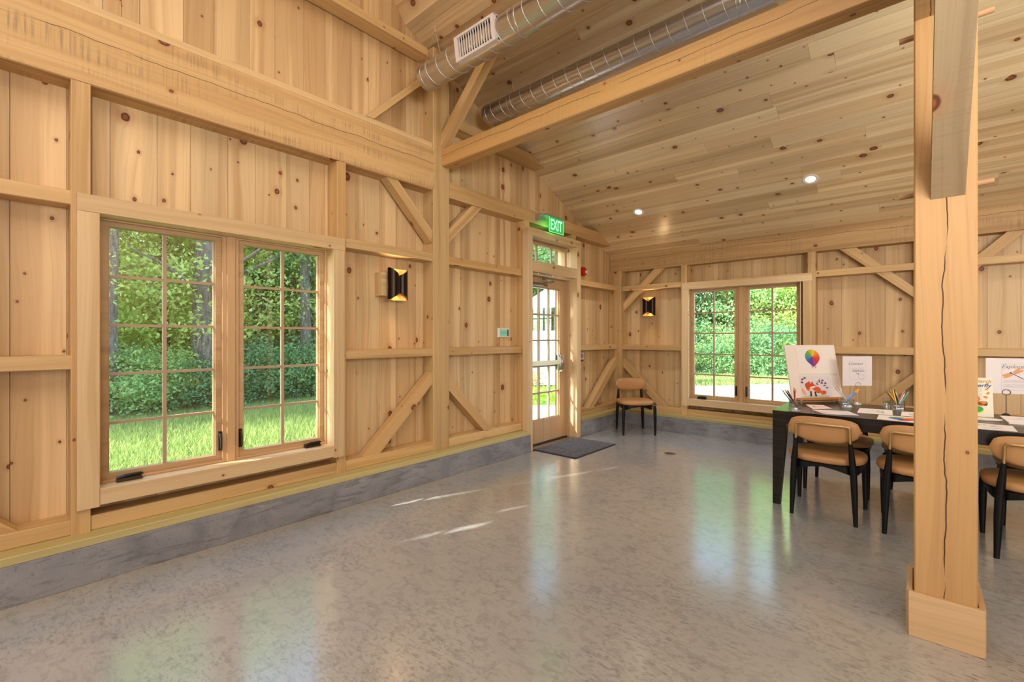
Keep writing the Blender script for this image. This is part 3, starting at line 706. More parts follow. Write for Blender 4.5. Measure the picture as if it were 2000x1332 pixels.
for y in (4.57, 4.885): MB().box((-3.645, y - .010, 2.325), (-3.615, y + .010, 2.545)).build('muntin', MUNT, tr_)
for a, b in ((4.262, 4.57), (4.57, 4.885), (4.885, 5.165)):
    m = MB(); m.add([(-3.63, a, 2.325), (-3.63, b, 2.325), (-3.63, b, 2.545), (-3.63, a, 2.545)], [[0, 1, 2, 3]]); m.build('pane', GLASS, tr_)
MB().box((-3.74, 4.236, 0), (-3.56, 5.189, .011)).build('threshold', plain('dark threshold', (54, 48, 44), 0.5, 0.5), dr)
m = MB(); m.box((-3.548, 4.30, 1.003), (-3.512, 4.97, 1.060)); m.box((-3.588, 4.30, 1.012), (-3.548, 4.36, 1.05)); m.box((-3.588, 4.90, 1.012), (-3.548, 4.96, 1.05))
m.build('push_bar', plain('satin bar', (214, 200, 176), 0.3, 0.7), dr)
m = MB(); m.loft([[(-3.589, 4.935, z), (-3.589, 5.015, z), (-3.589 + d, 5.005, z), (-3.589 + d, 4.945, z)] for z, d in ((.915, .03), (.94, .075), (1.02, .085), (1.10, .075), (1.128, .03))]); m.box((-3.589, 5.025, .90), (-3.555, 5.075, 1.12))
m.build('latch_case', STEEL, dr)
m = MB(); m.loft([[(-3.589 + a, y, 2.012 - h), (-3.589 + a, y, 2.012 + h), (-3.589, y, 2.012 + h), (-3.589, y, 2.012 - h)] for y, a, h in ((4.30, .05, .026), (4.40, .062, .03), (4.60, .062, .03), (4.70, .045, .022))])
m.tube([(-3.54, 4.52, 2.045), (-3.50, 4.78, 2.075), (-3.545, 4.60, 2.112)], .009, 8)
m.box((-3.59, 4.44, 2.124), (-3.54, 4.72, 2.14))
m.build('door_closer', STEEL, dr)

# ------------------------------------------------------------------ ducts
def duct(name, y, z, r, x0, x1, label, bands, pitch=0.133):
    d = empty(name, (x0, y, z), label=label, cat='duct')
    m = MB(); m.tube([(x0, y, z), (x0 + 0.02, y, z), (x1, y, z)], r, 40, caps=True); m.build('pipe', GALV, d)
    m = MB(); n = int((x1 - x0) / pitch * 24)
    m.tube([(x0 + .06 + pitch * i / 24, y + math.cos(2 * PI * i / 24) * (r + .0015), z + math.sin(2 * PI * i / 24) * (r + .0015)) for i in range(n)], 0.0026, 5)
    m.build('spiral_seam', GALVR, d)
    for bx in bands:
        m = MB(); rr_ = r + .0015
        m.loft([[(bx + dx, y + math.cos(2 * PI * i / 36) * q, z + math.sin(2 * PI * i / 36) * q) for i in range(36)] for dx, q in ((-.018, r), (-.016, rr_ + .002), (-.011, rr_), (.011, rr_), (.016, rr_ + .002), (.018, r))], caps=False)
        m.build('coupling', GALV, d)
    return d
D1Y, D1Z, D1R = 2.50, 3.635, 0.108
d1 = duct('duct', D1Y, D1Z, D1R, -3.22, 2.2, 'upper spiral duct with an air grille and a round end', (-3.19, -2.12, -1.35))
d2 = duct('duct', 3.46, 3.72, 0.10, -3.40, 2.2, 'lower spiral duct running just behind the tie beam', (-3.37, -0.914))
# grille saddle on the upper duct, facing the room and slightly down
vent = empty('air_grille', (-2.5, D1Y - D1R, D1Z), parent=d1)
vent_M = frame((-2.50, D1Y, D1Z), (1, 0, 0), (0, -math.cos(0.15), -math.sin(0.15)))
m = MB(); hw, hh, zz = 0.215, 0.088, D1R + 0.008
for lo, hi in (((-hw, -hh, zz - .03), (-hw + .035, hh, zz)), ((hw - .035, -hh, zz - .03), (hw, hh, zz)), ((-hw + .035, hh - .014, zz - .03), (hw - .035, hh, zz)), ((-hw + .035, -hh, zz - .03), (hw - .035, -hh + .014, zz))): m.box(lo, hi)
for s in (1, -1):
    for z_, w_ in ((zz - .045, .0),): m.box((-hw, s * hh - .004, zz - .055), (hw, s * hh + .004, zz - .001))
bpy.data.objects.remove(vent)
gr = m.build('grille_frame', GRILLE, d1, vent_M)
m = MB(); m.box((-hw + .03, -hh + .01, zz - .024), (hw - .03, hh - .01, zz - .021)); m.build('grille_throat', DARK, gr, vent_M)
for i in range(13):
    x = -hw + .052 + i * .0262
    m = MB(); m.box((x - .0042, -hh + .013, zz - .011), (x + .0042, hh - .013, zz - .006))
    m.build('louvre', GRILLE, gr, vent_M)
for (x, y, z, r, top, par, hz) in ((-3.10, D1Y, D1Z, D1R, roof(D1Y), d1, 4.02), (-3.05, 3.46, 3.72, .10, roof(3.46), d2, 3.90)):
    m = MB(); m.tube([(x, y, top), (x, y, hz)], .002, 6, caps=False)
    m.tube([(x, y, hz)] + [(x, y + math.cos(a) * (r + .004), z + math.sin(a) * (r + .004)) for a in [math.radians(25 - 230 * i / 20) for i in range(21)]] + [(x, y, hz)], .002, 6, caps=False)
    m.tube([(x, y, hz - .03), (x, y, hz + .02)], .006, 8)
    m.build('hanger_wire', WIRE, par)

# ------------------------------------------------------------------ recessed ceiling lights
for i, (x, y, lab) in enumerate(((-0.821, 5.676, 'larger-looking recessed downlight in the ceiling above the table'), (-2.757, 5.66, 'recessed downlight in the ceiling above the corner chair'), (1.12, 5.676, 'recessed downlight beyond the post'))):
    z = roof(y); n = V((0, -0.435, -1)).normalized()
    M = frame((x, y, z), (1, 0, 0), n)
    dl = empty('downlight', (x, y, z), label=lab, cat='downlight')
    MB().lathe([(0.060, -0.002), (0.075, -0.001), (0.078, 0.003), (0.074, 0.006), (0.056, 0.006), (0.044, -0.006), (0.043, -0.004), (0.05, 0.0)], 28).build('trim_ring', WHITE, dl, M)
    m = MB(); m.lathe([(0.0005, 0.0035), (0.030, 0.0035), (0.045, 0.0015)], 24); m.build('lens', LIT, dl, M)
    lamp('downlight_beam', 'SPOT', V((x, y, z)) + n * 0.03, 42, WARM, (0, 0, -1), spot_size=math.radians(112), spot_blend=0.8, shadow_soft_size=0.04)
lamp('downlight_beam', 'SPOT', (-0.25, 3.9, roof(3.9) - .03), 34, WARM, (0, 0, -1), spot_size=math.radians(110), spot_blend=0.8, shadow_soft_size=0.04)
lamp('downlight_beam', 'SPOT', (-2.2, 3.9, roof(3.9) - .03), 14, WARM, (0, 0, -1), spot_size=math.radians(110), spot_blend=0.8, shadow_soft_size=0.04)

# ------------------------------------------------------------------ wall sconces
def sconce(O, U, N, label):
    """two folded lobes open above and below; O at the lamp's centre on the board face"""
    O, U, N = V(O), V(U), V(N); M = Matrix((U, N, V((0, 0, 1)))).transposed().to_4x4(); M.translation = O
    s = empty('wall_sconce', O, label=label, cat='wall lamp', group='two-lobed wall sconces')
    if True:
        m = MB(); m.box((-.135, 0.0005, -.105), (-.005, .105, .105)); m.build('mount_block', PINE, s, M)
        m = MB(); m.box((-.03, .1055, -.06), (.03, .135, .06)); m.build('bracket', BRONZE, s, M)
    c0 = .185
    prof = []                      # plan curve of the front: left lobe, centre cusp, right lobe
    for i in range(13):
        a = PI - (PI * 0.92) * i / 12; prof.append((-.052 + .052 * math.cos(a), c0 - .02 + .052 * math.sin(a) * 1.0))
    for i in range(13):
        a = PI * 0.92 - (PI * 0.92) * i / 12; prof.append((.050 + .046 * math.cos(a), c0 - .02 + .046 * math.sin(a) * 1.0))
    H = .142; n = len(prof)
    def zt(u): return H - .066 * max(0.0, 1 - abs(u) / .10) ** 1.0
    outer, inner, ou = [], [], []
    m = MB()
    top = [(u, v, zt(u)) for u, v in prof]; bot = [(u, v, -zt(u)) for u, v in prof]
    m.loft([bot, top], caps=False, closed_ring=False); m.build('shade_lobe', BRONZE, s, M)
    m = MB(); sc_ = [(u * .96, v - .0025) for u, v in prof]
    m.loft([[(u, v, zt(u)) for u, v in sc_], [(u, v, -zt(u)) for u, v in sc_]], caps=False, closed_ring=False); m.build('shade_lining', GOLD, s, M)
    m = MB(); bk = [(-.104 + .2 * i / 10, c0 - .022 - .040 * math.sin(PI * i / 10)) for i in range(11)]
    m.loft([[(u, v, -H) for u, v in bk], [(u, v, H) for u, v in bk]], caps=False, closed_ring=False); m.build('back_lining', GOLD, s, M)
    m = MB(); m.loft([[(u * 1.01, v - .003, H) for u, v in bk], [(u * 1.01, v - .003, -H) for u, v in bk]], caps=False, closed_ring=False); m.build('back_shade', BRONZE, s, M)
    m = MB(); m.tube([(0, c0 - .03, -.05), (0, c0 - .03, .05)], .012, 10); m.build('bulb', BULB, s, M)
    for sg in (1, -1):
        lamp('sconce_glow', 'SPOT', M @ V((0, c0 - .045, sg * .10)), 3.8, (1.0, 0.66, 0.32), (0, 0, sg), spot_size=math.radians(130), spot_blend=0.9, shadow_soft_size=0.02)
    return s
sconce((BX, 2.40, 1.835), (0, 1, 0), (1, 0, 0), 'dark two-lobed wall sconce between the double window and wall post')
sconce((-3.00, BY, 1.825), (1, 0, 0), (0, -1, 0), 'dark two-lobed wall sconce on the back wall above the corner chair')

# ------------------------------------------------------------------ text helper
def text(name, s, size, mat, parent, M, shear=0.0, bold=0.0, ext=0.0004, align='CENTER', sx=1.0):
    c = bpy.data.curves.new(name, 'FONT'); c.body = s; c.size = size; c.shear = shear; c.offset = bold; c.extrude = ext
    c.align_x = align; c.align_y = 'CENTER'; c.resolution_u = 3; c.materials.append(mat)
    tmp = bpy.data.objects.new('tmp', c); COL.objects.link(tmp); bpy.context.view_layer.update()
    me = bpy.data.meshes.new_from_object(tmp.evaluated_get(bpy.context.evaluated_depsgraph_get())); me.name = name
    bpy.data.objects.remove(tmp); bpy.data.curves.remove(c)
    return finish(bpy.data.objects.new(name, me), parent, M @ Matrix.Diagonal((sx, 1, 1, 1)))

# ------------------------------------------------------------------ exit sign, thermostat, alarm, placard
ex = empty('exit_sign', (-3.40, 4.66, 2.76), label='green lit EXIT sign above the glazed door', cat='sign')
m = MB(); m.box((-3.50, 4.43, 2.852), (-3.36, 4.83, 2.875)); m.box((-3.51, 4.40, 2.80), (-3.44, 4.52, 2.885)); m.build('housing', plain('aluminium', (186, 182, 178), 0.35, 0.8), ex)
m = MB(); m.box((-3.384, 4.505, 2.665), (-3.376, 4.815, 2.852)); m.build('panel', EXITG, ex)
TM = frame((-3.3745, 4.655, 2.757), (0, 1, 0), (1, 0, 0))
text('lettering', 'EXIT', 0.185, EXITL, ex, TM, bold=0.003, sx=0.66)
m = MB()
for lo, hi in (((-3.3755, 4.508, 2.668), (-3.3745, 4.812, 2.672)), ((-3.3755, 4.508, 2.668), (-3.3745, 4.512, 2.85)), ((-3.3755, 4.808, 2.668), (-3.3745, 4.812, 2.85))): m.box(lo, hi)
m.build('edge_line', EXITL, ex)
lamp('exit_glow', 'POINT', (-3.43, 4.60, 2.72), 0.9, (0.2, 1.0, 0.35), shadow_soft_size=0.04)

th_ = empty('thermostat', (BX, 3.98, 1.41), label='small white thermostat with a green screen on the boards', cat='thermostat')
m = MB(); m.loft([[(BX + .0005, 3.885 , 1.355), (BX + .0005, 4.075, 1.355), (BX + .0005, 4.075, 1.468), (BX + .0005, 3.885, 1.468)], [(BX + .018, 3.887, 1.357), (BX + .018, 4.073, 1.357), (BX + .018, 4.073, 1.466), (BX + .018, 3.887, 1.466)], [(BX + .023, 3.893, 1.362), (BX + .023, 4.067, 1.362), (BX + .023, 4.067, 1.461), (BX + .023, 3.893, 1.461)]][::-1], sm=False); m.build('body', WHITE, th_)
m = MB(); m.box((BX + .023, 3.908, 1.374), (BX + .024, 4.035, 1.449)); m.build('screen', SCREEN, th_)
m = MB(); m.box((BX + .023, 4.035, 1.374), (BX + .024, 4.056, 1.449)); m.box((BX + .024, 3.908, 1.408), (BX + .0245, 4.035, 1.411)); m.build('side_bar', plain('navy bar', (30, 44, 74), 0.4), th_)

al = empty('alarm_strobe', (BX, 5.70, 2.325), label='red fire alarm strobe on the boards right of the door', cat='alarm')
m = MB(); m.loft([[(BX + d, 5.70 + math.cos(a) * .065 * s, 2.325 + math.sin(a) * .068 * s) for a in [2 * PI * (i + .5) / 12 for i in range(12)]] for d, s in ((.0005, 1.0), (.035, 1.0), (.05, .9))][::-1]); m.build('body', REDP, al)
m = MB(); m.loft([[(BX + d, 5.735 + math.cos(a) * .022 * s, 2.32 + math.sin(a) * .024 * s) for a in [2 * PI * i / 12 for i in range(12)]] for d, s in ((.05, 1.0), (.066, .8), (.072, .4))][::-1]); m.build('strobe_lens', WHITE, al)
pl = empty('wall_placard', (BX, 5.68, 1.06), label='small red white and blue placard low on boards right of door', cat='sign')
m = MB(); m.box((BX + .0005, 5.60, .995), (BX + .004, 5.745, 1.135)); m.build('plate', WHITE, pl)
m = MB(); m.box((BX + .004, 5.605, 1.0), (BX + .0048, 5.74, 1.032)); m.build('red_band', REDP, pl)
m = MB()
for i in range(6): m.box((BX + .004, 5.612 + i * .021, 1.045 + (i % 2) * .012), (BX + .0048, 5.624 + i * .021, 1.125 - (i % 3) * .01))
m.build('dark_marks', plain('purple marks', (84, 70, 130), 0.6), pl)

# ------------------------------------------------------------------ mat and floor drain
def mat_mat():
    k = NT('grey carpet mat'); g = k.n('ShaderNodeNewGeometry'); n = k.noise(g.outputs['Position'], 260, 2, 0.6); n2 = k.noise(g.outputs['Position'], 40, 3)
    k.link(k.ramp(k.math('MULTIPLY', k.math('ADD', n, n2), 0.5), [(0.35, s2l((58, 58, 62))), (0.65, s2l((122, 120, 122)))]), k.b.inputs['Base Color'])
    k.b.inputs['Roughness'].default_value = 0.95; k.bump(n, 0.6, 0.004); return k.m
mt = empty('door_mat', (-3.13, 4.72, 0), label='dark grey carpet mat on the floor before the door', cat='mat')
MB().box((-3.42, 4.275, .0101), (-2.84, 5.155, .013)).build('pile', mat_mat(), mt)
m = MB(); m.loft([[(-3.44, 4.255, .0005), (-2.82, 4.255, .0005), (-2.82, 5.175, .0005), (-3.44, 5.175, .0005)], [(-3.428, 4.267, .010), (-2.832, 4.267, .010), (-2.832, 5.163, .010), (-3.428, 5.163, .010)]], sm=False); m.build('rubber_edge', plain('mat rubber', (36, 36, 38), 0.7), mt)
dn = empty('floor_drain', (-2.134, 5.195, 0), label='small round brown metal drain cover set in the floor', cat='drain')
MB().lathe([(0.0005, .003), (.060, .003), (.066, .0005)], 28).build('cover', plain('drain bronze', (128, 104, 80), 0.45, 0.6), dn, Matrix.Translation((-2.134, 5.195, 0)))
m = MB()
for i in range(8):
    a = 2 * PI * i / 8; m.box((-2.134 + .035 * math.cos(a) - .006, 5.195 + .035 * math.sin(a) - .006, .003), (-2.134 + .035 * math.cos(a) + .006, 5.195 + .035 * math.sin(a) + .006, .0036))
m.build('slot', DARK, dn)

# ------------------------------------------------------------------ chairs
def superell(a, b, n, p=2.6, cx=0.0, cyy=0.0):
    out = []
    for i in range(n):
        t = 2 * PI * i / n; c, s = math.cos(t), math.sin(t)
        out.append((cx + a * math.copysign(abs(c) ** (2 / p), c), cyy + b * math.copysign(abs(s) ** (2 / p), s)))
    return out
def make_chair():
    ch = empty('dining_chair', (0, 0, 0), cat='chair')
    m = MB(); N_ = 36
    rings = []
    for z, s in ((.412, .90), (.418, .965), (.430, .995), (.445, 1.0), (.458, .985), (.467, .94), (.473, .84), (.476, .6), (.477, .25), (.477, .02)):
        rings.append([(x, y, z) for x, y in superell(.252 * s, .245 * s, N_, 2.7, 0, .01)])
    m.loft(rings); m.build('seat', LEATHER, ch)
    m = MB(); ro, ri = [], []
    out = superell(.232, .232, 48, 3.2, 0, .0)
    def zl(x, y): return .405 - .055 * (min(1, abs(x) / .2) * min(1, abs(y) / .2)) ** 1.5
    m.loft([[(x * .93, y * .93, .411) for x, y in out], [(x, y, .411) for x, y in out], [(x, y, zl(x, y) - .012) for x, y in out], [(x * .93, y * .93, zl(x, y) - .012) for x, y in out]], caps=False, sm=False)
    m.add([(x * .95, y * .95, .410) for x, y in out], [list(range(48))[::-1]])
    m.build('seat_frame', BLACKP, ch)
    for s in (1, -1):
        m = MB(); m.tube([(s * .222, .232, 0), (s * .222, .232, .02), (s * .221, .231, .22), (s * .218, .228, .36), (s * .214, .224, .408)], [.0135, .014, .0205, .022, .020], 14); m.build('leg', BLACKP, ch)
        m = MB(); m.tube([(s * .198, -.238, 0), (s * .197, -.237, .02), (s * .190, -.232, .24), (s * .184, -.228, .38), (s * .176, -.234, .48), (s * .168, -.244, .588)], [.0135, .014, .021, .0225, .020, .0125], 14); m.build('leg', BLACKP, ch)
    m = MB(); pts = [(-.168, -.244, .586), (-.166, -.250, .64), (-.165, -.256, .694), (-.160, -.258, .706)]
    for i in range(1, 12):
        t = i / 12; x = -.160 + .32 * t; pts.append((x, -.258 - .012 * math.sin(PI * t), .708))
    pts += [(.160, -.258, .706), (.165, -.256, .694), (.166, -.250, .64), (.168, -.244, .586)]
    m.tube(pts, .0085, 10); m.build('back_frame', BRASS, ch)
    m = MB(); rings = []
    n = 26
    for i in range(n + 1):
        t = -1 + 2 * i / n; s = max(1e-3, (1 - abs(t) ** 2.7)) ** (1 / 2.7)
        x = .225 * t; yc = -.222 + .030 * t * t; hh = .092 * (0.22 + 0.78 * s) if abs(t) < .999 else .004
        hh = .092 * s + .0008; th2 = .026 * (s ** .6) + .0006
        rings.append([(x, yc + th2 * math.copysign(abs(math.cos(a)) ** .8, math.cos(a)), .676 + hh * math.copysign(abs(math.sin(a)) ** .7, math.sin(a)) - .012 * (1 - t * t)) for a in [2 * PI * j / 20 for j in range(20)]])
    m.loft(rings); m.build('backrest', LEATHER, ch)
    return ch
chair0 = make_chair()
spots = [((-0.512, 4.295, 0), 'tan leather chair at table corner nearest the double back window, back to us'),
         ((0.042, 4.295, 0), 'tan leather chair half hidden behind the left side of free-standing post'),
         ((0.575, 4.295, 0), 'tan leather chair right of the free-standing post, back towards us')]
first = True
def put_chair(loc, rz, label, group):
    global first
    c = chair0 if first else copy_tree(chair0)
    first = False
    c.matrix_basis = Matrix.Translation(V(loc)) @ Matrix.Rotation(rz, 4, 'Z')
    c['label'] = label; c['group'] = group
for (l, lab) in spots: put_chair(l, 0.0, lab, 'chairs on the near side of the table')
for x, lab in ((-0.515, 'tan chair on table far side, mostly hidden behind the easel'), (0.04, 'tan chair on table far side behind the coloured pencil cup'), (0.70, 'tan chair on table far side below the dragonfly card')):
    put_chair((x, 5.04, 0), PI, lab, 'chairs on the far side of the table')
put_chair((-3.01, 6.054, 0), math.atan2(-0.32, -0.346) + 0.0 if False else math.radians(180 + 42.8), 'tan leather chair standing alone in the room corner', 'lone chair')

# ------------------------------------------------------------------ table
tb = empty('art_table', (0.44, 4.66, 0), label='long black oak table carrying art supplies', cat='table')
X0, X1, Y0, Y1, TZ = -0.870, 1.75, 4.200, 5.120, 0.760
m = MB(); m.box((X0, Y0, TZ - .022), (X1, Y1, TZ)); m.build('table_top', TABLEM, tb)
m = MB(); a_ = .055
for lo, hi in (((X0 + .09, Y0 + .002, TZ - .100), (X1 - .09, Y0 + .024, TZ - .0225)), ((X0 + .09, Y1 - .024, TZ - .100), (X1 - .09, Y1 - .002, TZ - .0225)), ((X0 + .002, Y0 + .09, TZ - .100), (X0 + .024, Y1 - .09, TZ - .0225)), ((X1 - .024, Y0 + .09, TZ - .100), (X1 - .002, Y1 - .09, TZ - .0225))): m.box(lo, hi)
m.build('apron', TABLEM, tb)
for sx in (0, 1):
    for sy in (0, 1):
        cx, cyy = (X0 + .001, X1 - .001)[sx], (Y0 + .001, Y1 - .001)[sy]; dx, dy = (1, -1)[sx], (1, -1)[sy]
        def sq(w, z): return [(cx, cyy, z), (cx + dx * w, cyy, z), (cx + dx * w, cyy + dy * w, z), (cx, cyy + dy * w, z)]
        m = MB(); m.loft([sq(.052, 0), sq(.094, .60), sq(.097, TZ - .0225)] if dx * dy > 0 else [r[::-1] for r in (sq(.052, 0), sq(.094, .60), sq(.097, TZ - .0225))], sm=False); m.build('leg', TABLEM, tb)

# ------------------------------------------------------------------ prints on paper: flat shapes laid on sheets
_inks = {}
def ink(c):
    if c not in _inks: _inks[c] = plain('ink %d %d %d' % c, c, 0.75)
    return _inks[c]
def poly_part(name, polys, mat, parent, M, lift=0.0006):
    if name.startswith('coneflower') or name == 'grass_tuft' and False:
        for p in polys:
            m = MB(); m.add([(x, y, lift) for x, y in p], [list(range(len(p)))]); m.build(name, mat, parent, M)
        return
    m = MB()
    for p in polys: m.add([(x, y, lift) for x, y in p], [list(range(len(p)))])
    return m.build(name, mat, parent, M)
def disc(cx, cyy, rx, ry, n=14, rot=0.0, a0=0.0, a1=2 * PI):
    out = []
    for i in range(n):
        a = a0 + (a1 - a0) * i / (n if abs(a1 - a0 - 2 * PI) < 1e-6 else n - 1)
        x, y = rx * math.cos(a), ry * math.sin(a)
        out.append((cx + x * math.cos(rot) - y * math.sin(rot), cyy + x * math.sin(rot) + y * math.cos(rot)))
    return out
def stroke(pts, w):
    out = []
    for (x0, y0), (x1, y1) in zip(pts[:-1], pts[1:]):
        dx, dy = x1 - x0, y1 - y0; L = math.hypot(dx, dy) or 1e-6; nx, ny = -dy / L * w / 2, dx / L * w / 2
        out.append([(x0 - nx, y0 - ny), (x1 - nx, y1 - ny), (x1 + nx, y1 + ny), (x0 + nx, y0 + ny)])
    return out
def wheel(parent, M, cx, cyy, r, lift=0.0012):
    cols = [(240, 196, 60), (238, 150, 50), (232, 112, 48), (226, 72, 44), (206, 52, 72), (176, 56, 140), (104, 66, 150), (72, 84, 170), (70, 130, 190), (80, 160, 130), (110, 168, 70), (176, 190, 60)]
    def edge(a):
        x, y = math.cos(a) * r, math.sin(a) * r * .92
        down = max(0.0, -math.sin(a)) ** 8
        return cx + x * (1 - .3 * down) * (1 if True else 1), cyy + y - down * r * .35
    for i, c in enumerate(cols):
        a0 = PI / 2 - i * 2 * PI / 12; a1 = a0 - 2 * PI / 12
        pts = [(cx, cyy)] + [edge(a0 + (a1 - a0) * k / 4) for k in range(5)]
        poly_part('colour_wedge', [pts], ink(c), parent, M, lift)
    poly_part('balloon_neck', stroke([(cx - r * .35, cyy - r * 1.15), (cx - r * .1, cyy - r * 1.42)], r * .06) + stroke([(cx + r * .35, cyy - r * 1.15), (cx + r * .1, cyy - r * 1.42)], r * .06), ink((60, 60, 90)), parent, M, lift)

# table easel with the white board
BLc, BRc = V((-0.826, 4.758, 0.800)), V((-0.490, 5.140, 0.800))
U_ = (BRc - BLc).normalized(); nh = V((U_.y, -U_.x, 0)); up_ = (V((0, 0, 0.49)) - nh * 0.105).normalized()
Nb = U_.cross(up_)
es = empty('table_easel', (-0.66, 4.95, TZ), label='small wooden table easel holding the white display board', cat='easel')
EM = Matrix((U_, up_, Nb)).transposed().to_4x4(); EM.translation = BLc
L_ = (BRc - BLc).length
m = MB(); m.box((0.03, -.016, -.034), (L_ - .005, -.0010, .030)); m.box((0.03, -.001, .022), (L_ - .005, .006, .030)); m.build('tray', wood('easel wood', (206, 150, 92), (198, 140, 82), (170, 116, 62), knots=0.0), es, EM)
ew = DOWELW
for u in (0.10, L_ - 0.10): m = MB(); m.box((u - .012, -.034, -.030), (u + .012, .40, -.0145)); m.build('upright', ew, es, EM)
pf = EM @ V((L_ / 2, 0, 0))
for u in (0.06, L_ - 0.06):
    a0 = EM @ V((u, -.03, .0)); a1 = V((a0.x, a0.y, TZ + .006)) + nh * .03
    bar('leg', a0, a1, .02, .012, nh, ew, es, ch=.001)
ms = EM @ V((L_ / 2, .33, -.036)); mf = V((pf.x, pf.y, TZ + .004)) - nh * .26
bar('rear_strut', ms, mf, .022, .010, nh, ew, es, ch=.001)
bar('base_rail', V((BLc.x, BLc.y, TZ + .010)) - nh * .02 + U_ * .05, V((BRc.x, BRc.y, TZ + .010)) - nh * .02 - U_ * .05, .018, .014, nh, ew, es, ch=.001)
wb = empty('display_board', BLc, label='large white display board leaning on the easel with two prints', cat='board')
m = MB(); m.box((0, 0.0005, -.012), (L_, .495, 0)); m.build('board', BOARDW, wb, EM)
sh = empty('colour_wheel_sheet', EM @ V((.1, .3, 0)), label='white sheet with colour wheel balloon, upper sheet on the board', cat='print')
m = MB(); m.box((.105, .222, .001), (.485, .478, .004)); m.build('sheet', PAPER, sh, EM)
wheel(sh, EM, .262, .382, .074, lift=.0046)
fx = empty('fox_print', EM @ V((.1, .02, 0)), label='print of an orange fox with coneflowers, lower sheet on the board', cat='print')
m = MB(); m.box((.098, .0075, .0008), (.405, .205, .0025)); m.build('sheet', plain('fox sheet', (224, 220, 220), 0.7), fx, EM)
ORN = (222, 96, 48)
poly_part('fox_body', [disc(.200, .100, .052, .036, 16, .1), disc(.265, .075, .034, .030, 14, -.5), disc(.318, .052, .030, .020, 12, .15)], ink(ORN), fx, EM, .0030)
poly_part('fox_head', [disc(.172, .118, .030, .028, 14, .3), [(.190, .160), (.203, .140), (.176, .138)], [(.222, .158), (.232, .128), (.205, .136)], [(.20, .135), (.262, .112), (.205, .098)]], ink((206, 78, 36)), fx, EM, .0034)
poly_part('fox_muzzle', [disc(.215, .100, .034, .010, 12, .25), disc(.20, .075, .022, .010, 10)], ink((244, 214, 190)), fx, EM, .0038)
poly_part('fox_leg', [[(.185, .066), (.200, .066), (.197, .020), (.180, .016)], [(.226, .060), (.240, .060), (.248, .018), (.228, .018)]], ink((54, 40, 44)), fx, EM, .0036)
poly_part('fox_tail', [disc(.122, .060, .014, .036, 12, .5)], ink((236, 170, 140)), fx, EM, .0030)
poly_part('coneflower', [disc(x, y, .015, .007, 10, r_) for x, y, r_ in ((.125, .172, .4), (.150, .185, .0), (.118, .145, -.2), (.325, .160, .3), (.315, .138, 0), (.350, .135, -.2), (.340, .115, .1), (.362, .095, .2))], ink((150, 88, 136)), fx, EM, .0036)
poly_part('coneflower_centre', [disc(x, y, .008, .005, 8) for x, y in ((.125, .178), (.150, .191), (.118, .151), (.325, .166), (.315, .144), (.350, .141), (.262, .132), (.272, .128))], ink((60, 42, 60)), fx, EM, .0040)
poly_part('butterfly', [[(.283, .155), (.296, .180), (.302, .150), (.292, .140)], [(.283, .150), (.262, .152), (.272, .140)]], ink((178, 58, 46)), fx, EM, .0036)
poly_part('grass_tuft', [[(x, .012), (x + .006, .012), (x + .003 + R.uniform(-.006, .006), .012 + R.uniform(.010, .026))] for x in [.11 + .0085 * i for i in range(31)]], ink((140, 180, 92)), fx, EM, .0030)

# free standing card holders
def card(name_label, base, px_dir_n, w, h, zb, words, art, stand_mat, stand_label, wide_off=0.0, cat='card'):
    base = V(base); n = V(px_dir_n).normalized(); u = V((-n.y, n.x, 0)).normalized()
    if u.x < 0: u = -u
    n = V((u.y, -u.x, 0))
    st = empty('card_stand', base, label=stand_label, cat='card stand')
    m = MB(); m.lathe([(.0005, .020), (.010, .019), (.020, .012), (.030, .003), (.033, .0005), (.0005, .0004)], 20, center=tuple(base))
    m.build('foot', stand_mat, st)
    m = MB(); m.tube([base + V((0, 0, .012)), base + V((0, 0, zb - base.z - .012))], .0022, 8); m.build('stem', stand_mat, st)
    m = MB(); c = base + V((0, 0, zb - base.z + .010)) + n * .004; m.tube([c + u * (math.cos(a) * .024) + V((0, 0, math.sin(a) * .021)) for a in [2 * PI * i / 20 for i in range(20)]], .002, 6, closed=True); m.build('ring_clip', stand_mat, st)
    M = Matrix((u, V((0, 0, 1)), n)).transposed().to_4x4(); M.translation = base + V((0, 0, zb - base.z)) + u * wide_off
    cd = empty('display_card', M.translation, label=name_label, cat=cat)
    m = MB(); m.box((-w / 2, 0, -.0022), (w / 2, h, 0)); m.build('sheet', PAPERW, cd, M)
    art(cd, M)
    return cd, M
def border(x0, y0, x1, y1, w=.0012): return stroke([(x0, y0), (x1, y0), (x1, y1), (x0, y1), (x0, y0)], w)
def T(M, x, y, z=.0007): return M @ Matrix.Translation((x, y, z))
def art_create(cd, M):
    poly_part('border_line', border(-.068, .055, .075, .220), ink((176, 168, 184)), cd, M)
    text('lettering', 'Connect', .037, INK, cd, T(M, -.018, .195), shear=.4)
    poly_part('sketch_lines', sum([stroke([(-.05 + .012 * i, y + .004 * math.sin(i * 2.1 + y * 90)) for i in range(10)], .0012) for y in (.158, .148, .140)], []) + sum([stroke([(-.045 + .012 * i, y + .006 * math.sin(i * 2.7)) for i in range(10)], .003) for y in (.134, .127)], []), ink((128, 120, 142)), cd, M)
    poly_part('sketch_balloon', sum([stroke(disc(.035, .082, .026, .022, 18, -.3) + [disc(.035, .082, .026, .022, 18, -.3)[0]], .0016)], []) + stroke([(.045, .062), (.052, .047)], .0016) + stroke([(-.01, .118), (.0, .104), (.012, .112), (.006, .096)], .004), ink((120, 112, 134)), cd, M)
n_cam = (math.sin(math.atan2(786, 888)), -math.cos(math.atan2(786, 888)), 0)
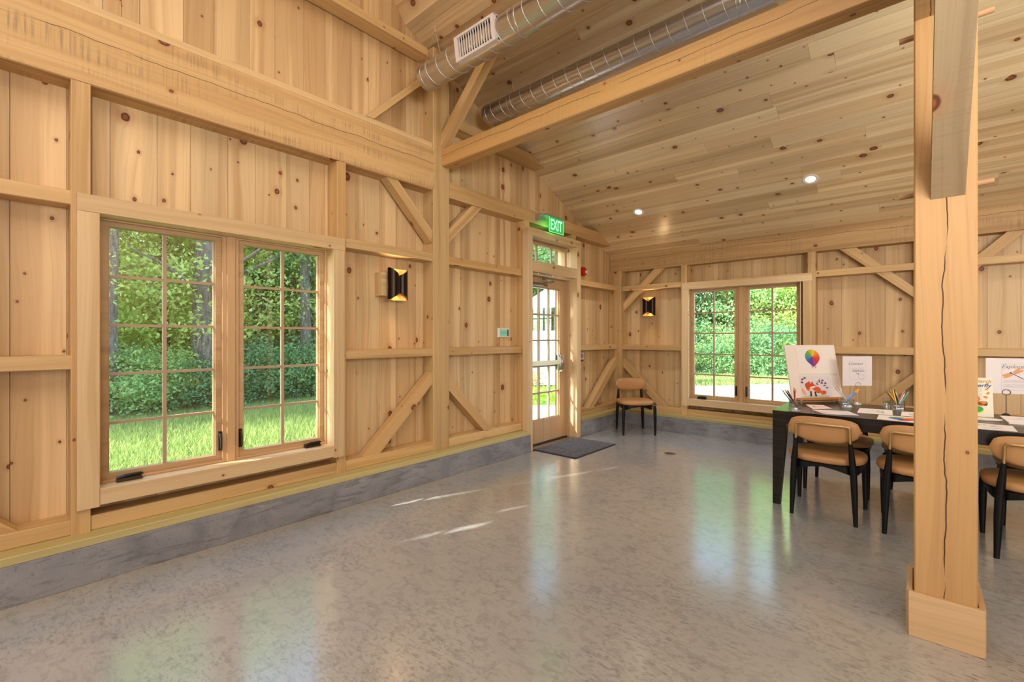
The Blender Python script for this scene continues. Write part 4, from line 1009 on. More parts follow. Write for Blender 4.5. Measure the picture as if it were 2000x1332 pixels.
card('white card reading Connect, left of the free-standing post', (-0.377, 5.06, TZ), n_cam, .260, .262, 0.925, None, art_create, plain('clear stand', (206, 206, 206), 0.25, 0.5), 'silver stand holding the Connect card', wide_off=-.004)
def art_explore(cd, M):
    poly_part('border_line', border(-.060, .030, .092, .226), ink((176, 170, 180)), cd, M)
    text('lettering', 'Explore', .040, INK, cd, T(M, .0, .205), shear=.4)
    poly_part('dragonfly_wing', [disc(-.006 + dx, .150 + dy, .032, .009, 12, r_) for dx, dy, r_ in ((-.018, -.018, .45), (-.026, -.006, .38), (.030, .026, .75), (.042, .016, .55))], ink((226, 170, 120)), cd, M, .0007)
    poly_part('dragonfly_body', stroke([(-.012, .158), (.010, .146), (.062, .112)], .004) + [disc(-.010, .158, .006, .005, 8)], ink((60, 44, 62)), cd, M, .0012)
    poly_part('ruled_line', sum([stroke([(-.050, y), (.085, y)], .0012) for y in (.100, .094, .086, .070, .064, .056, .050)], []), ink((150, 146, 158)), cd, M)
    poly_part('corner_curl', stroke([(.085, .262), (.098, .250), (.100, .225), (.112, .205)], .0035), ink((110, 100, 110)), cd, M)
card('white card reading Explore with an orange dragonfly', (0.520, 5.06, TZ), (0.30, -0.95, 0), .300, .268, 0.928, None, art_explore, plain('black iron', (40, 32, 30), 0.45, 0.5), 'black iron stand with a ring clip under the dragonfly card', wide_off=.035)

# leaning butterfly card
bc = empty('butterfly_card', (0.37, 4.85, TZ), label='tall Monarch Butterfly card just right of the free-standing post', cat='card')
u = V((0.985, 0.17, 0)).normalized(); n = V((u.y, -u.x, 0)); upc = (V((0, 0, 1)) - n * .12).normalized()
BM = Matrix((u, upc, u.cross(upc))).transposed().to_4x4(); BM.translation = V((0.352, 4.850, TZ + .003))
m = MB(); m.box((-.085, 0, -.002), (.088, .290, 0)); m.build('sheet', plain('cream card', (240, 234, 214), 0.7), bc, BM)
text('lettering', 'Monarch', .036, ink((206, 160, 70)), bc, T(BM, .018, .264), shear=.2, bold=.0008, sx=1.0)
text('lettering', 'Butterfly', .040, ink((60, 84, 150)), bc, T(BM, .008, .232), shear=.3, bold=.0008, sx=1.0)
poly_part('text_line', sum([stroke([(-.075, y), (.030, y)], .002) for y in (.208, .200, .192, .184, .172, .164, .156, .148, .136, .128)], []), ink((150, 160, 180)), bc, BM)
poly_part('butterfly', [disc(.055, .205, .010, .006, 8, .5), disc(.062, .176, .012, .008, 8, .8), disc(.048, .146, .014, .009, 8, -.4), disc(.0, .132, .020, .022, 12), disc(-.012, .105, .046, .018, 14, -.3), disc(.030, .098, .030, .020, 12, .1)], ink((220, 140, 72)), bc, BM)
poly_part('wing_edge', stroke([(-.055, .120), (-.01, .110), (.04, .088), (.058, .098), (.050, .115)], .004) + [disc(.048, .090, .009, .007, 8), disc(.0, .140, .007, .009, 8)], ink((70, 60, 60)), bc, BM, .0010)
poly_part('leaf_clump', [disc(-.005, .055, .040, .024, 12, .1)], ink((60, 170, 84)), bc, BM, .0010)
poly_part('yellow_wash', [disc(-.02, .05, .058, .030, 14, .0)], ink((214, 226, 90)), bc, BM, .0006)
bar('prop', BM @ V((0, .18, -.003)), V((0.36, 4.95, TZ + .003)), .03, .003, n, PAPER, bc, ch=.0005)
# oval white palette and pads
pa = MB(); pa.loft([[(0.36 + x, 4.70 + y, z) for x, y in superell(.11 * s, .055 * s, 28, 2.0)] for z, s in ((TZ + .001, .9), (TZ + .010, 1.0), (TZ + .012, .98), (TZ + .008, .86))]); pa.build('paint_palette', plain('palette white', (236, 222, 208), 0.4), None, label='oval white palette plate lying at foot of butterfly card', cat='palette')

def sheet(name, pts, z, mat, label, cat='drawing', t=.0008, deco=None):
    e = empty(name, (pts[0][0], pts[0][1], z), label=label, cat=cat)
    m = MB(); P3 = [(x, y, z) for x, y in pts]
    area = sum(P3[i][0] * P3[(i + 1) % 4][1] - P3[(i + 1) % 4][0] * P3[i][1] for i in range(4))
    if area < 0: P3 = P3[::-1]
    m.loft([P3, [(x, y, z + t) for x, y, _ in P3]], sm=False); m.build('sheet', mat, e)
    c = V((sum(p[0] for p in pts) / 4, sum(p[1] for p in pts) / 4, z + t))
    uu = (V(pts[1] + (0,)) - V(pts[0] + (0,))).normalized(); vv = V((0, 0, 1)).cross(uu)
    M = Matrix((uu, vv, V((0, 0, 1)))).transposed().to_4x4(); M.translation = c
    if deco: deco(e, M)
    return e
def scribble(col, w, h, seed):
    def f(e, M):
        rr = random.Random(seed); pol = []
        for k in range(7):
            p = [(rr.uniform(-w, w), rr.uniform(-h, h))]
            for j in range(9): p.append((max(-w, min(w, p[-1][0] + rr.uniform(-.03, .03))), max(-h, min(h, p[-1][1] + rr.uniform(-.03, .03)))))
            pol += stroke(p, .0018)
        poly_part('outline_art', pol, ink(col), e, M, .0004)
    return f
Z1 = TZ + .0006
sheet('drawing_sheet', [(-0.72, 4.73), (-0.60, 4.80), (-0.51, 4.60), (-0.63, 4.47)], Z1, plain('pinkish paper', (240, 216, 204), 0.7), 'pinkish drawing sheet just in front of the easel', deco=scribble((120, 110, 110), .05, .07, 1))
sheet('drawing_sheet', [(-0.632, 4.43), (-0.402, 4.530), (-0.311, 4.334), (-0.52, 4.245)], Z1, PAPER, 'drawing sheet with faint outlines behind the nearest chair back', deco=scribble((130, 130, 160), .09, .07, 2))
sheet('drawing_sheet', [(-0.345, 4.796), (-0.135, 4.835), (-0.123, 4.516), (-0.338, 4.485)], Z1, PAPER, 'pale sheet with a small green sketch behind the middle of table', deco=scribble((120, 150, 90), .05, .09, 3))
sheet('drawing_sheet', [(-0.075, 4.796), (0.13, 4.84), (0.13, 4.56), (-0.078, 4.525)], Z1, PAPER, 'white sheet partly hidden by post, right of the pencil cup', deco=scribble((130, 130, 140), .06, .09, 4))
cw = sheet('drawing_sheet', [(-0.205, 4.479), (0.05, 4.50), (0.05, 4.212), (-0.205, 4.225)], Z1, PAPER, 'sheet with a rainbow colour wheel on the table edge beside post')
wheel(cw, Matrix.Translation((-.06, 4.37, Z1 + .0008)), 0, 0, .085, lift=.0005)
sheet('drawing_sheet', [(0.24, 4.495), (0.491, 4.491), (0.486, 4.242), (0.24, 4.19)], Z1, PAPER, 'sheet with a grey leaf sketch just right of the free-standing post', deco=scribble((140, 140, 140), .07, .08, 5))
sheet('paper_pad', [(0.476, 4.965), (0.70, 5.03), (0.74, 4.60), (0.486, 4.60)], TZ + .0006, PAPER, 'thick white paper pad near the iron card stand', 'pad', t=.009, deco=scribble((150, 140, 190), .08, .10, 6))
sheet('drawing_sheet', [(0.56, 4.50), (0.80, 4.50), (0.80, 4.25), (0.58, 4.25)], Z1, PAPER, 'white sheet corner at the right edge of the picture')

# glass cups with pencils and brushes
def stick(name, p0, p1, r, cols, label, group, parent_none=True, brush=False, cat='pencil'):
    p0, p1 = V(p0), V(p1); d = (p1 - p0).normalized(); e = empty(name, p0, label=label, cat=cat, group=group)
    if not brush:
        m = MB(); m.tube([p0, p1 - d * .014], r, 6); m.build('barrel', ink(cols[0]), e)
        m = MB(); m.tube([p1 - d * .014, p1 - d * .003, p1], [r, r * .35, r * .08], 6); m.build('tip', ink(cols[1]), e)
    else:
        m = MB(); m.tube([p0, p0 + d * .08, p1 - d * .04], [r * .6, r, r], 8); m.build('handle', ink(cols[0]), e)
        m = MB(); m.tube([p1 - d * .04, p1 - d * .02, p1], [r * 1.1, r * 1.3, r * .9], 8); m.build('bristles', ink(cols[1]), e)
    return e
def cup(c, s, h, rz, label):
    e = empty('glass_cup', c, rz, label=label, cat='cup')
    c = V(c); M = Matrix.Translation(c) @ Matrix.Rotation(rz, 4, 'Z')
    def sq(a, z): return [(x, y, z) for x, y in superell(a, a, 24, 6)]
    m = MB(); m.loft([sq(s, .0005), sq(s, h), sq(s - .003, h), sq(s - .003, .010)], caps=False); m.add(sq(s, .0005), [list(range(24))[::-1]]); m.add(sq(s - .003, .010), [list(range(24))])
    m.build('vessel', CUPG, e, M)
    return e
def fill(c, s, lean, items, label, group, seed, h=.178):
    rr = random.Random(seed); c = V(c)
    for i, (cols, lab) in enumerate(items):
        a = rr.uniform(0, 2 * PI); b = V((rr.uniform(-1, 1) * s * .5, rr.uniform(-1, 1) * s * .5, .014))
        lx = lean[0] + rr.uniform(-.22, .22); ly = lean[1] + rr.uniform(-.2, .2)
        L = h * rr.uniform(.92, 1.05); d = V((lx, ly, 1)).normalized()
        b = V((-d.x, -d.y, 0)) * s * .9 + V((rr.uniform(-.3, .3) * s, rr.uniform(-.3, .3) * s, .014))
        stick('coloured_pencil', c + b, c + b + d * L, .0042, cols, lab, group)
C1 = (-0.725, 4.290, TZ)
cup(C1, .040, .088, .5, 'square glass pencil cup at the table corner by window')
names = [((170, 34, 40), 'red'), ((240, 200, 50), 'yellow'), ((40, 40, 44), 'black'), ((200, 190, 150), 'cream'), ((120, 60, 130), 'purple'), ((236, 130, 60), 'orange'), ((110, 40, 40), 'maroon'), ((60, 120, 70), 'green'), ((230, 150, 160), 'pink'), ((60, 90, 170), 'blue'), ((120, 80, 50), 'brown'), ((250, 240, 220), 'white')]
fill(C1, .036, (-.42, .02), [((c, (214, 176, 120)), nm + ' coloured pencil in the corner glass cup by the window') for c, nm in names[:4]], '', 'pencils in the corner cup', 1)
fill(C1, .036, (.05, .1), [((c, (214, 176, 120)), nm + ' coloured pencil in the corner glass cup by the window') for c, nm in (names[4:7] + names[8:9])], '', 'pencils in the corner cup', 2)
fill(C1, .036, (-.55, -.08), [((c, (214, 176, 120)), nm + ' coloured pencil leaning far left in the corner glass cup') for c, nm in (names[7], names[9], names[10], names[2])], '', 'pencils in the corner cup', 12)
C2 = (-0.430, 4.770, TZ)
cup(C2, .046, .075, .35, 'square glass cup holding brushes beside the easel foot')
for i, (dx, dy, c, tcol, r_, lab) in enumerate(((-.55, .0, (200, 205, 220), (214, 160, 70), .004, 'thin pale brush leaning left in the brush cup'), (-.75, .1, (190, 200, 220), (190, 140, 90), .003, 'thinnest brush leaning far left in the brush cup'),
                                           (.75, .15, (120, 150, 220), (236, 170, 50), .008, 'thick blue brush with yellow bristles leaning right in the brush cup'), (.55, .0, (130, 160, 226), (150, 180, 235), .006, 'short blue brush leaning right in the brush cup'))):
    d = V((dx, dy, 1)).normalized(); b = V(C2) + V((-d.x * .045, -d.y * .03, .016)); stick('paint_brush', b, b + d * (.185 if i != 3 else .12), r_, (c, tcol), lab, 'brushes in the brush cup', brush=True, cat='brush')
C3 = (-0.100, 4.860, TZ)
cup(C3, .040, .080, .2, 'square glass cup full of coloured pencils beside the post')
C4 = (-0.175, 4.93, TZ)
cup(C4, .026, .085, .2, 'narrow glass cup behind the full pencil cup')
fill(C3, .036, (-.40, .0), [((c, c), nm + ' coloured pencil in the glass cup beside the post') for c, nm in names[:8]], '', 'pencils in the cup beside the post', 5, .155)
fill(C3, .036, (.42, .0), [((c, (220, 180, 130)), nm + ' coloured pencil in the glass cup beside the post') for c, nm in names[8:12] + [((90, 200, 210), 'turquoise')]], '', 'pencils in the cup beside the post', 6, .155)
fill(C3, .036, (-.15, .05), [((c, c), 'upright ' + nm + ' coloured pencil in the glass cup beside the post') for c, nm in (names[0], names[9], names[4], names[6])], '', 'pencils in the cup beside the post', 15, .155)
fill(C3, .036, (-.02, .0), [((c, c), lab) for c, lab in (((70, 150, 60), 'upright green marker in the glass cup beside the post'), ((236, 214, 60), 'upright yellow marker in the glass cup beside the post'))], '', 'pencils in the cup beside the post', 7, .155)
stick('marker_pen', (0.60, 4.93, TZ + .020), (0.74, 4.98, TZ + .020), .008, ((74, 66, 190), (74, 66, 190)), 'blue-purple marker lying on the thick paper pad', None, cat='marker')

# ------------------------------------------------------------------ outdoors
def ground_mat():
    k = NT('meadow ground'); g = k.n('ShaderNodeNewGeometry'); n = k.noise(g.outputs['Position'], 3.0, 5, 0.65); n2 = k.noise(g.outputs['Position'], 30, 3)
    c = k.ramp(n, [(0.3, s2l((112, 136, 72))), (0.55, s2l((150, 168, 96))), (0.75, s2l((180, 188, 120)))])
    k.link(k.mix(k.math('MULTIPLY', n2, .5), c, s2l((104, 130, 60))), k.b.inputs['Base Color']); k.b.inputs['Roughness'].default_value = 0.9
    k.bump(n2, 0.8, 0.03); return k.m
GZ = -0.15
lawn = MB(); lawn.box((-60, -30, GZ - .3), (-3.80, 60, GZ)); lawn.box((-3.80, 6.85, GZ - .3), (40, 60, GZ))
lawn = lawn.build('lawn', ground_mat(), kind='structure', label='sunlit lawn outside the windows')
gv = NT('gravel drive'); gp = gv.n('ShaderNodeNewGeometry'); gn = gv.noise(gp.outputs['Position'], 50, 4, 0.7)
gv.link(gv.ramp(gn, [(0.3, s2l((124, 116, 112))), (0.7, s2l((160, 150, 144)))]), gv.b.inputs['Base Color']); gv.b.inputs['Roughness'].default_value = 0.9
pts = [(-9.5, 8.6), (-6.8, 12.2), (-5.3, 14.0), (-4.3, 15.2), (-3.6, 17.6), (-1.5, 21), (8, 22), (8, 7.6), (-2.6, 7.6), (-5, 7.9)]
m = MB(); m.loft([[(x, y, GZ + .002) for x, y in pts[::-1]], [(x, y, GZ + .02) for x, y in pts[::-1]]], sm=False); m.build('driveway', gv.m, kind='structure', label='pale gravel driveway outside the back window')
m = MB(); pts = [(-3.80, 4.0), (-3.80, 5.9), (-4.5, 7.2), (-5.0, 8.2), (-5.6, 8.75), (-6.4, 8.5), (-6.9, 7.6), (-6.4, 6.3), (-5.2, 4.6)]
m.loft([[(x, y, GZ + .002) for x, y in pts], [(x, y, GZ + .05) for x, y in pts]], sm=False); m.build('entrance_slab', plain('bright slab', (232, 230, 226), 0.7), kind='structure', label='pale slab outside the glazed door')

def leaf_mat(name, cols, trans=0.45):
    m = bpy.data.materials.new(name); m.use_nodes = True; t = m.node_tree; t.nodes.clear()
    o = t.nodes.new('ShaderNodeOutputMaterial'); ge = t.nodes.new('ShaderNodeNewGeometry'); rp = t.nodes.new('ShaderNodeValToRGB')
    e = rp.color_ramp.elements
    while len(e) < len(cols): e.new(.5)
    for i, c in enumerate(cols): e[i].position = i / (len(cols) - 1); e[i].color = s2l(c)
    t.links.new(ge.outputs['Random Per Island'], rp.inputs[0])
    d = t.nodes.new('ShaderNodeBsdfDiffuse'); tr = t.nodes.new('ShaderNodeBsdfTranslucent'); mx = t.nodes.new('ShaderNodeMixShader'); mx.inputs[0].default_value = trans
    t.links.new(rp.outputs[0], d.inputs[0]); t.links.new(rp.outputs[0], tr.inputs[0]); t.links.new(d.outputs[0], mx.inputs[1]); t.links.new(tr.outputs[0], mx.inputs[2]); t.links.new(mx.outputs[0], o.inputs[0])
    return m
LEAFY = leaf_mat('maple leaves', [(196, 218, 120), (216, 230, 138), (170, 204, 112), (232, 238, 168)], .55)
LEAFG = leaf_mat('oak leaves', [(146, 190, 124), (172, 208, 130), (126, 178, 124), (198, 220, 146)], .5)
LEAFD = leaf_mat('dull green leaves', [(104, 156, 112), (128, 176, 118), (94, 144, 104), (154, 192, 134)])  # darker, cooler green leaf tones
GRASSM = leaf_mat('grass blades', [(146, 170, 96), (174, 192, 114), (122, 152, 84), (196, 206, 136)], .35)
def bark():
    k = NT('bark'); tc = k.n('ShaderNodeTexCoord'); mp = k.n('ShaderNodeMapping'); k.link(tc.outputs['Object'], mp.inputs[0]); mp.inputs['Scale'].default_value = (9, 9, 2.2)
    n = k.noise(mp.outputs[0], 2.2, 5, .7); k.link(k.ramp(n, [(.35, s2l((74, 68, 66))), (.6, s2l((132, 124, 118))), (.75, s2l((168, 164, 150)))]), k.b.inputs['Base Color'])
    k.b.inputs['Roughness'].default_value = .9; k.bump(n, .9, .04); return k.m
BARK = bark()

def leaf_geo(name, C, size, mat, flat=0.5, rng=NP):
    """one rhombic leaf per centre"""
    n = len(C); nrm = rng.normal(size=(n, 3)); nrm[:, 2] += flat * 3 * rng.random(n); nrm /= np.linalg.norm(nrm, axis=1)[:, None]
    a = rng.normal(size=(n, 3)); a -= (a * nrm).sum(1)[:, None] * nrm; a /= np.linalg.norm(a, axis=1)[:, None]; b = np.cross(nrm, a)
    s = (size * rng.uniform(.6, 1.3, n))[:, None]
    vv = np.empty((n, 4, 3)); vv[:, 0] = C - a * s; vv[:, 1] = C - b * s * .55 + a * s * .1; vv[:, 2] = C + a * s; vv[:, 3] = C + b * s * .55 + a * s * .1
    me = bpy.data.meshes.new(name); me.vertices.add(4 * n); me.vertices.foreach_set('co', vv.reshape(-1).astype(np.float32))
    me.loops.add(4 * n); me.loops.foreach_set('vertex_index', np.arange(4 * n, dtype=np.int32))
    me.polygons.add(n); me.polygons.foreach_set('loop_start', np.arange(0, 4 * n, 4, dtype=np.int32)); me.polygons.foreach_set('loop_total', np.full(n, 4, dtype=np.int32))
    me.materials.append(mat); me.update(calc_edges=True)
    return me
def crown_points(n, zlo, zhi, rad, clumps, rng, spread=(.42, .42, .16)):
    cc = []
    while len(cc) < clumps:
        z = rng.uniform(zlo, zhi); t = (z - zlo) / (zhi - zlo); r = rad * (0.55 + 0.75 * math.sin(PI * min(1, t * .8 + .15)) * .6)
        a = rng.uniform(0, 2 * PI); q = r * math.sqrt(rng.uniform(0.05, 1)); cc.append((q * math.cos(a), q * math.sin(a), z))
    cc = np.array(cc); idx = rng.integers(0, clumps, n)
    return cc[idx] + rng.normal(size=(n, 3)) * np.array(spread)
def trunk(mb, h, r, rng, branches=7, lean=(0, 0)):
    pts = []; x = y = 0
    for i in range(8):
        t = i / 7; pts.append((lean[0] * t * h + .05 * math.sin(i * 1.7), lean[1] * t * h + .04 * math.cos(i * 2.3), -0.1 + h * t))
    mb.tube(pts, [r * (1.25 if i == 0 else 1) * (1 - .6 * i / 7) for i in range(8)], 12)
    for k in range(branches):
        i = int(rng.integers(2, 7)); p = V(pts[i]); a = rng.uniform(0, 2 * PI); L = rng.uniform(1.2, 2.6); d = V((math.cos(a), math.sin(a), rng.uniform(.1, .7)))
        mb.tube([p, p + d * L * .35 + V((0, 0, .05)), p + d * L * .7 + V((.1, .05, .02)), p + d * L], [r * .28, r * .2, r * .12, r * .04], 6)
PROT = []
for i, (mat, n, sz) in enumerate(((LEAFY, 27000, .060), (LEAFG, 30000, .060), (LEAFD, 32000, .062), (LEAFY, 25000, .055))):
    rng = np.random.default_rng(50 + i); h = 7.6
    cm = leaf_geo('crown', crown_points(n, .6 if i != 3 else 1.6, h, 2.3, 170, rng), sz, mat, .5, rng)
    tb_ = MB(); trunk(tb_, h * .95, .14 if i != 1 else .17, rng, 9)
    me = bpy.data.meshes.new('trunk'); me.from_pydata([tuple(v) for v in tb_.v], [], tb_.f); me.materials.append(BARK); me.polygons.foreach_set('use_smooth', tb_.sm); me.update()
    PROT.append((cm, me))
def tree(kind, x, y, s, rz, label, group, sz=1.0):
    e = empty('tree', (x, y, GZ), rz, label=label, cat='tree', group=group); e.scale = (s, s, s * sz)
    Mi = Matrix.Identity(4)
    for nm, me in zip(('crown', 'trunk'), PROT[kind]):
        o = bpy.data.objects.new(nm, me); COL.objects.link(o); o.parent = e
    return e
LABW = 'leafy woodland tree beyond the lawn outside the left wall windows'
LABB = 'leafy woodland tree beyond the driveway outside the back window'
LABD = 'leafy tree rising behind the white fence outside the door'
rr = random.Random(21)
# woods to the west, kept off the path of the low sun over the near lawn
for (x, y, k_, s) in ((-13.2, -2.6, 1, .95), (-13.8, -5.4, 0, 1.0), (-12.6, 0.6, 3, .9), (-13.4, 2.6, 0, 1.0), (-13.2, 4.6, 3, .95), (-12.6, 6.6, 2, .9), (-13.2, 8.6, 0, .9),
                     (-15.8, -.6, 0, 1.1), (-16.2, 1.6, 3, 1.1), (-16.4, 3.8, 0, 1.15), (-16.2, 6.0, 1, 1.1), (-16.0, 8.4, 0, 1.1), (-15.6, 10.8, 1, 1.1),
                     (-19.5, 0.5, 1, 1.25), (-20, 3.6, 2, 1.25), (-20, 6.8, 0, 1.25), (-19.5, 10, 2, 1.25), (-19, 13.5, 1, 1.25)):
    tree(k_, x, y, s, rr.uniform(0, 6.28), LABW, 'trees outside the left windows')
for (x, y, k_, s) in ((-15.5, 15.5, 0, 1.2), (-13.0, 18.5, 1, 1.2), (-11.2, 16.8, 2, .8), (-17, 19, 2, 1.4), (-13.5, 22, 0, 1.4)):
    tree(k_, x, y, s, rr.uniform(0, 6.28), LABD, 'trees behind the white fence')
for (x, y, k_, s) in ((-10.2, 20.5, 1, 1.0), (-8.2, 21.5, 2, 1.0), (-6.4, 22.6, 1, 1.05), (-4.6, 23.4, 3, 1.0), (-2.6, 24.0, 0, 1.05), (-.6, 24.6, 3, 1.0),
                     (-9.5, 25, 2, 1.3), (-6.5, 26.5, 2, 1.35), (-3.4, 27.5, 0, 1.35), (-.2, 28, 1, 1.3), (2.5, 26, 0, 1.2)):
    tree(k_, x, y, s, rr.uniform(0, 6.28), LABB, 'trees outside the back window')
# single trunks that stand out
def big_trunk(x, y, r, h, label, lean=(0, 0), seed=3, br=6):
    rng = np.random.default_rng(seed); m = MB(); trunk(m, h, r, rng, br, lean)
    e = empty('bare_tree', (x, y, GZ), label=label, cat='tree')
    return m.build('trunk', BARK, e, Matrix.Translation((x, y, GZ)))
big_trunk(-11.7, 3.02, .27, 9, 'thick grey trunk in right half of left casement view', seed=5)
big_trunk(-11.4, 1.43, .11, 9, 'slim dark trunk at the left edge of the left casement view', seed=7, br=9)
big_trunk(-11.6, 5.25, .15, 9, 'leaning grey trunk at the right edge of the right casement view', (.0, -.03), seed=8)
big_trunk(-13.4, 4.86, .12, 9, 'thin vine-covered trunk in the middle of the right casement view', seed=9)
# undergrowth along the edge of the woods
def shrub_mesh(mat, seed, n=11000):
    rng = np.random.default_rng(seed); return leaf_geo('foliage', crown_points(n, .05, 1.15, .95, 46, rng, (.24, .24, .12)), .036, mat, .6, rng)
SH = [shrub_mesh(LEAFD, 1), shrub_mesh(LEAFG, 2), shrub_mesh(LEAFY, 3)]
def shrub(x, y, k_, s, label, group):
    o = bpy.data.objects.new('shrub', SH[k_]); COL.objects.link(o); o.location = (x, y, GZ); o.rotation_euler = (0, 0, rr.uniform(0, 6)); o.scale = (s, s, s * rr.uniform(.8, 1.15))
    o['label'] = label; o['category'] = 'shrub'; o['group'] = group
for i in range(15): shrub(-11.0 - rr.uniform(0, 1.2), -0.6 + i * .72, (0, 1, 0, 1, 2)[i % 5], rr.uniform(.8, 1.15), 'low green shrub at the foot of woods outside left windows', 'undergrowth at the edge of the woods')
for i in range(12): shrub(-9.2 + i * 1.0, 18.4 + i * .42 + rr.uniform(-.3, .3), (1, 0, 2, 0)[i % 4], rr.uniform(1.0, 1.5), 'green shrub at the far side of the driveway outside back window', 'undergrowth beyond the driveway')
# grass
rng = np.random.default_rng(77)
def blades(name, n, fx_, h, w, label):
    P = fx_(n); n = len(P); a = rng.uniform(0, 2 * PI, n); hh = h * rng.uniform(.5, 1.3, n); lean = rng.normal(size=(n, 2)) * .35
    vv = np.empty((n, 3, 3)); ww = w * rng.uniform(.7, 1.3, n)
    vv[:, 0] = P; vv[:, 1] = P; vv[:, 0, 0] += np.cos(a) * ww; vv[:, 0, 1] += np.sin(a) * ww; vv[:, 1, 0] -= np.cos(a) * ww; vv[:, 1, 1] -= np.sin(a) * ww
    vv[:, 2] = P; vv[:, 2, 0] += lean[:, 0] * hh; vv[:, 2, 1] += lean[:, 1] * hh; vv[:, 2, 2] += hh
    me = bpy.data.meshes.new(name); me.vertices.add(3 * n); me.vertices.foreach_set('co', vv.reshape(-1).astype(np.float32)); me.loops.add(3 * n); me.loops.foreach_set('vertex_index', np.arange(3 * n, dtype=np.int32))
    me.polygons.add(n); me.polygons.foreach_set('loop_start', np.arange(0, 3 * n, 3, dtype=np.int32)); me.polygons.foreach_set('loop_total', np.full(n, 3, dtype=np.int32)); me.materials.append(GRASSM); me.update(calc_edges=True)
    finish(bpy.data.objects.new(name, me), label=label, cat='grass', kind='stuff')
def west(n):
    x = -3.9 - 7.6 * rng.random(n) ** .9; y = rng.uniform(-1.5, 8.0, n); k = ~((y > 3.9) & (x > -6.6)); return np.stack([x, y, np.full(n, GZ)], 1)[k]
blades('grass', 120000, west, .11, .0075, 'short sunlit grass outside the left windows')
def north(n):
    x = rng.uniform(-10, 1, n); y = rng.uniform(13, 19.5, n); lim = 14.0 + (x + 5.3) * 1.25; k = (y > lim + .1); return np.stack([x, y, np.full(n, GZ)], 1)[k]
blades('grass', 30000, north, .14, .018, 'strip of grass between driveway and trees outside the back window')
# low planting, flowers, fence and canopy seen through the door
def along(t, side=0.0):      # a line running out from the door towards the fence
    return (-0.607 * t + .797 * side, 0.797 * t + .607 * side)
LG = leaf_mat('bright groundcover', [(150, 200, 70), (180, 220, 90), (130, 186, 60), (200, 230, 120)], .4)
C = []
for i in range(9000):
    t = rng.uniform(9.7, 11.2); s = rng.uniform(-1.6, 1.8); x, y = along(t, s); C.append((x, y, GZ + .05 + rng.uniform(0, .28)))
me = leaf_geo('low_hedge', np.array(C), .035, LG, .5, rng); o = bpy.data.objects.new('low_hedge', me); finish(o, label='bright green low planting outside the door', cat='hedge')
C = [(along(11.6, -.55 + rng.normal() * .25)[0], along(11.6, -.55 + rng.normal() * .25)[1], GZ + .28 + rng.uniform(0, .35)) for i in range(900)]
me = leaf_geo('flower_bush', np.array(C), .04, leaf_mat('yellow flowers', [(240, 200, 60), (236, 170, 50), (150, 190, 80)], .3), .5, rng); finish(bpy.data.objects.new('flower_bush', me), label='yellow flowering bush outside the door glass', cat='bush')
fn = empty('white_fence', tuple(along(14.0)) + (GZ,), label='white panel fence outside the glazed door', cat='fence')
VIN = plain('white vinyl', (236, 238, 242), 0.4)
fu = V((.797, .607, 0)); fnrm = V((-.607, .797, 0)); fo = V(tuple(along(14.0)) + (GZ,))
for k_ in range(-3, 4):
    p = fo + fu * (k_ * 1.15 + .08)
    bar('fence_post', p, p + V((0, 0, 1.86)), .11, .11, fnrm, VIN, fn, ch=.004)
    m = MB(); m.loft([[(p.x + dx * s, p.y + dy * s, z) for dx, dy in ((-1, -1), (1, -1), (1, 1), (-1, 1))] for s, z in ((.07, GZ + 1.86), (.07, GZ + 1.885), (.01, GZ + 1.95))], sm=False); m.build('post_cap', VIN, fn)
for k_ in range(-3, 3):
    for j in range(6):
        p = fo + fu * (k_ * 1.15 + .08 + .14 + j * .174); bar('fence_board', p + V((0, 0, .08)), p + V((0, 0, 1.70)), .165, .022, fnrm, VIN, fn, ch=.003)
    a = fo + fu * (k_ * 1.15 + .135); b = fo + fu * ((k_ + 1) * 1.15 + .025)
    for z in (.10, 1.68): bar('fence_rail', a + V((0, 0, z)), b + V((0, 0, z)), .09, .045, fnrm, VIN, fn, ch=.003)
cp = empty('patio_canopy', tuple(along(17.5, .5)) + (GZ,), label='white peaked canopy showing over the fence through the door', cat='canopy')
c0 = V(tuple(along(17.5, .55)) + (0,))
m = MB(); m.loft([[(c0.x + 1.5 * s * math.cos(PI / 4 + i * PI / 2), c0.y + 1.5 * s * math.sin(PI / 4 + i * PI / 2), z) for i in range(4)] for s, z in ((1, 2.45), (1, 2.62), (.75, 2.85), (.4, 3.2), (.02, 3.75))], sm=False); m.build('roof_cloth', plain('white canvas', (240, 240, 240), .7), cp)
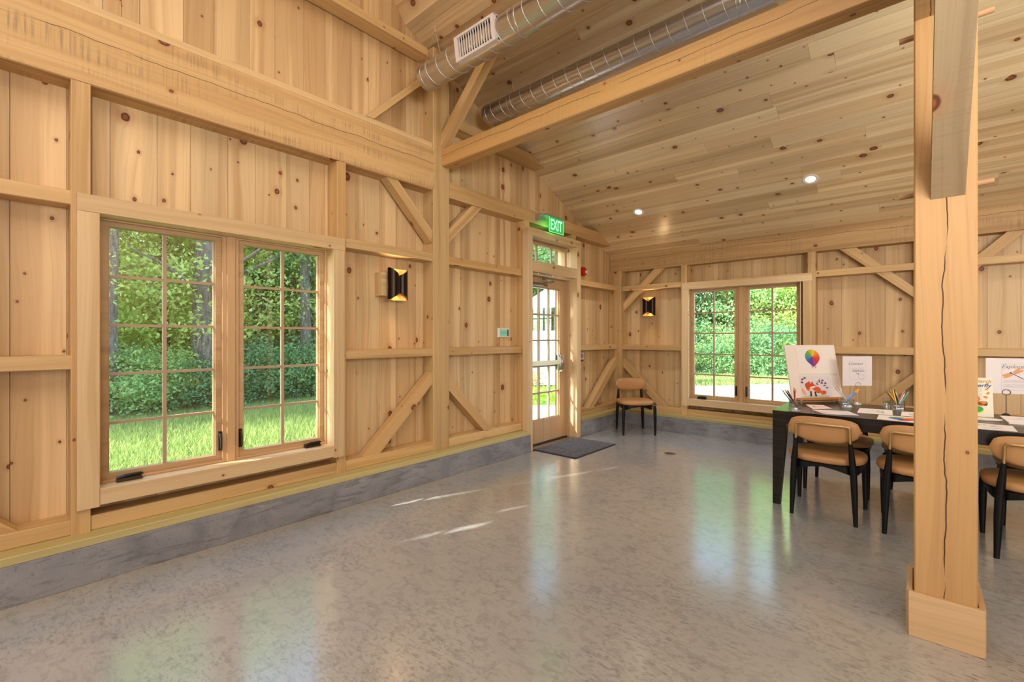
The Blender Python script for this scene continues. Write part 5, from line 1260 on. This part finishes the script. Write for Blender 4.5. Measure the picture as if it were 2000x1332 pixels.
for i in range(4): m = MB(); q = (c0.x + 1.4 * math.cos(PI / 4 + i * PI / 2), c0.y + 1.4 * math.sin(PI / 4 + i * PI / 2)); m.tube([(q[0], q[1], GZ), (q[0], q[1], 2.5)], .025, 8); m.build('pole', WHITE, cp)

# unseen tree added in the low sun, crown gapped to dapple floor and jambs
gaps = []          # (y, z, ry, rz) where the rays cross the window wall
def floor_gap(x0, y0, x1, y1, w):
    for t in (0.12, 0.37, 0.63, 0.88):
        x, y = x0 + (x1 - x0) * t, y0 + (y1 - y0) * t; k = (x + 3.66) / SUN.x
        gaps.append((y - SUN.y * k, 0 - SUN.z * k, w / SUN.x * .5, .06))
for g in ((-3.17, 1.85, -3.05, 2.17), (-3.15, 2.27, -3.00, 2.78), (-2.44, 1.80, -2.36, 2.08), (-2.44, 2.18, -2.33, 2.60), (-2.44, 2.78, -2.35, 3.08)): floor_gap(*g, .10)
rg = random.Random(4)
for i in range(9): gaps.append((rg.uniform(4.62, 5.0), .22 + i * .13, .07, .05))
for y0_ in (.98, 1.70):
    for i in range(7): gaps.append((y0_ + rg.uniform(-.05, .03), .62 + i * .20 + rg.uniform(-.05, .05), .06, .05))
rng = np.random.default_rng(91)
n = 26000; yy = rng.uniform(-3.2, 5.9, n); zz = rng.uniform(-.1, 3.0, n); dist = rng.uniform(11.0, 13.5, n)
keep = np.ones(n, bool)
for (gy, gz_, ry_, rz_) in gaps: keep &= (((yy - gy) / (ry_ + .10)) ** 2 + ((zz - gz_) / (rz_ + .05)) ** 2) > 1.0
yy, zz, dist = yy[keep], zz[keep], dist[keep]
C = np.stack([-3.66 - SUN.x * dist, yy - SUN.y * dist, zz - SUN.z * dist], 1)
st_ = empty('tree', (C[:, 0].mean(), C[:, 1].mean(), GZ), label='unseen tree added in the low sun, crown shaped to dapple the left windows', cat='tree', group='trees outside the left windows')
me = leaf_geo('crown', C, .055, LEAFG, .3, rng); finish(bpy.data.objects.new('crown', me), st_)
m = MB(); cx_, cy_ = C[:, 0].mean(), C[:, 1].mean()
m.tube([(cx_, cy_, GZ - .1), (cx_ + .05, cy_, 2.5), (cx_, cy_ + .05, 5.0), (cx_, cy_, 7.5)], [.2, .17, .12, .05], 12); m.build('trunk', BARK, st_)
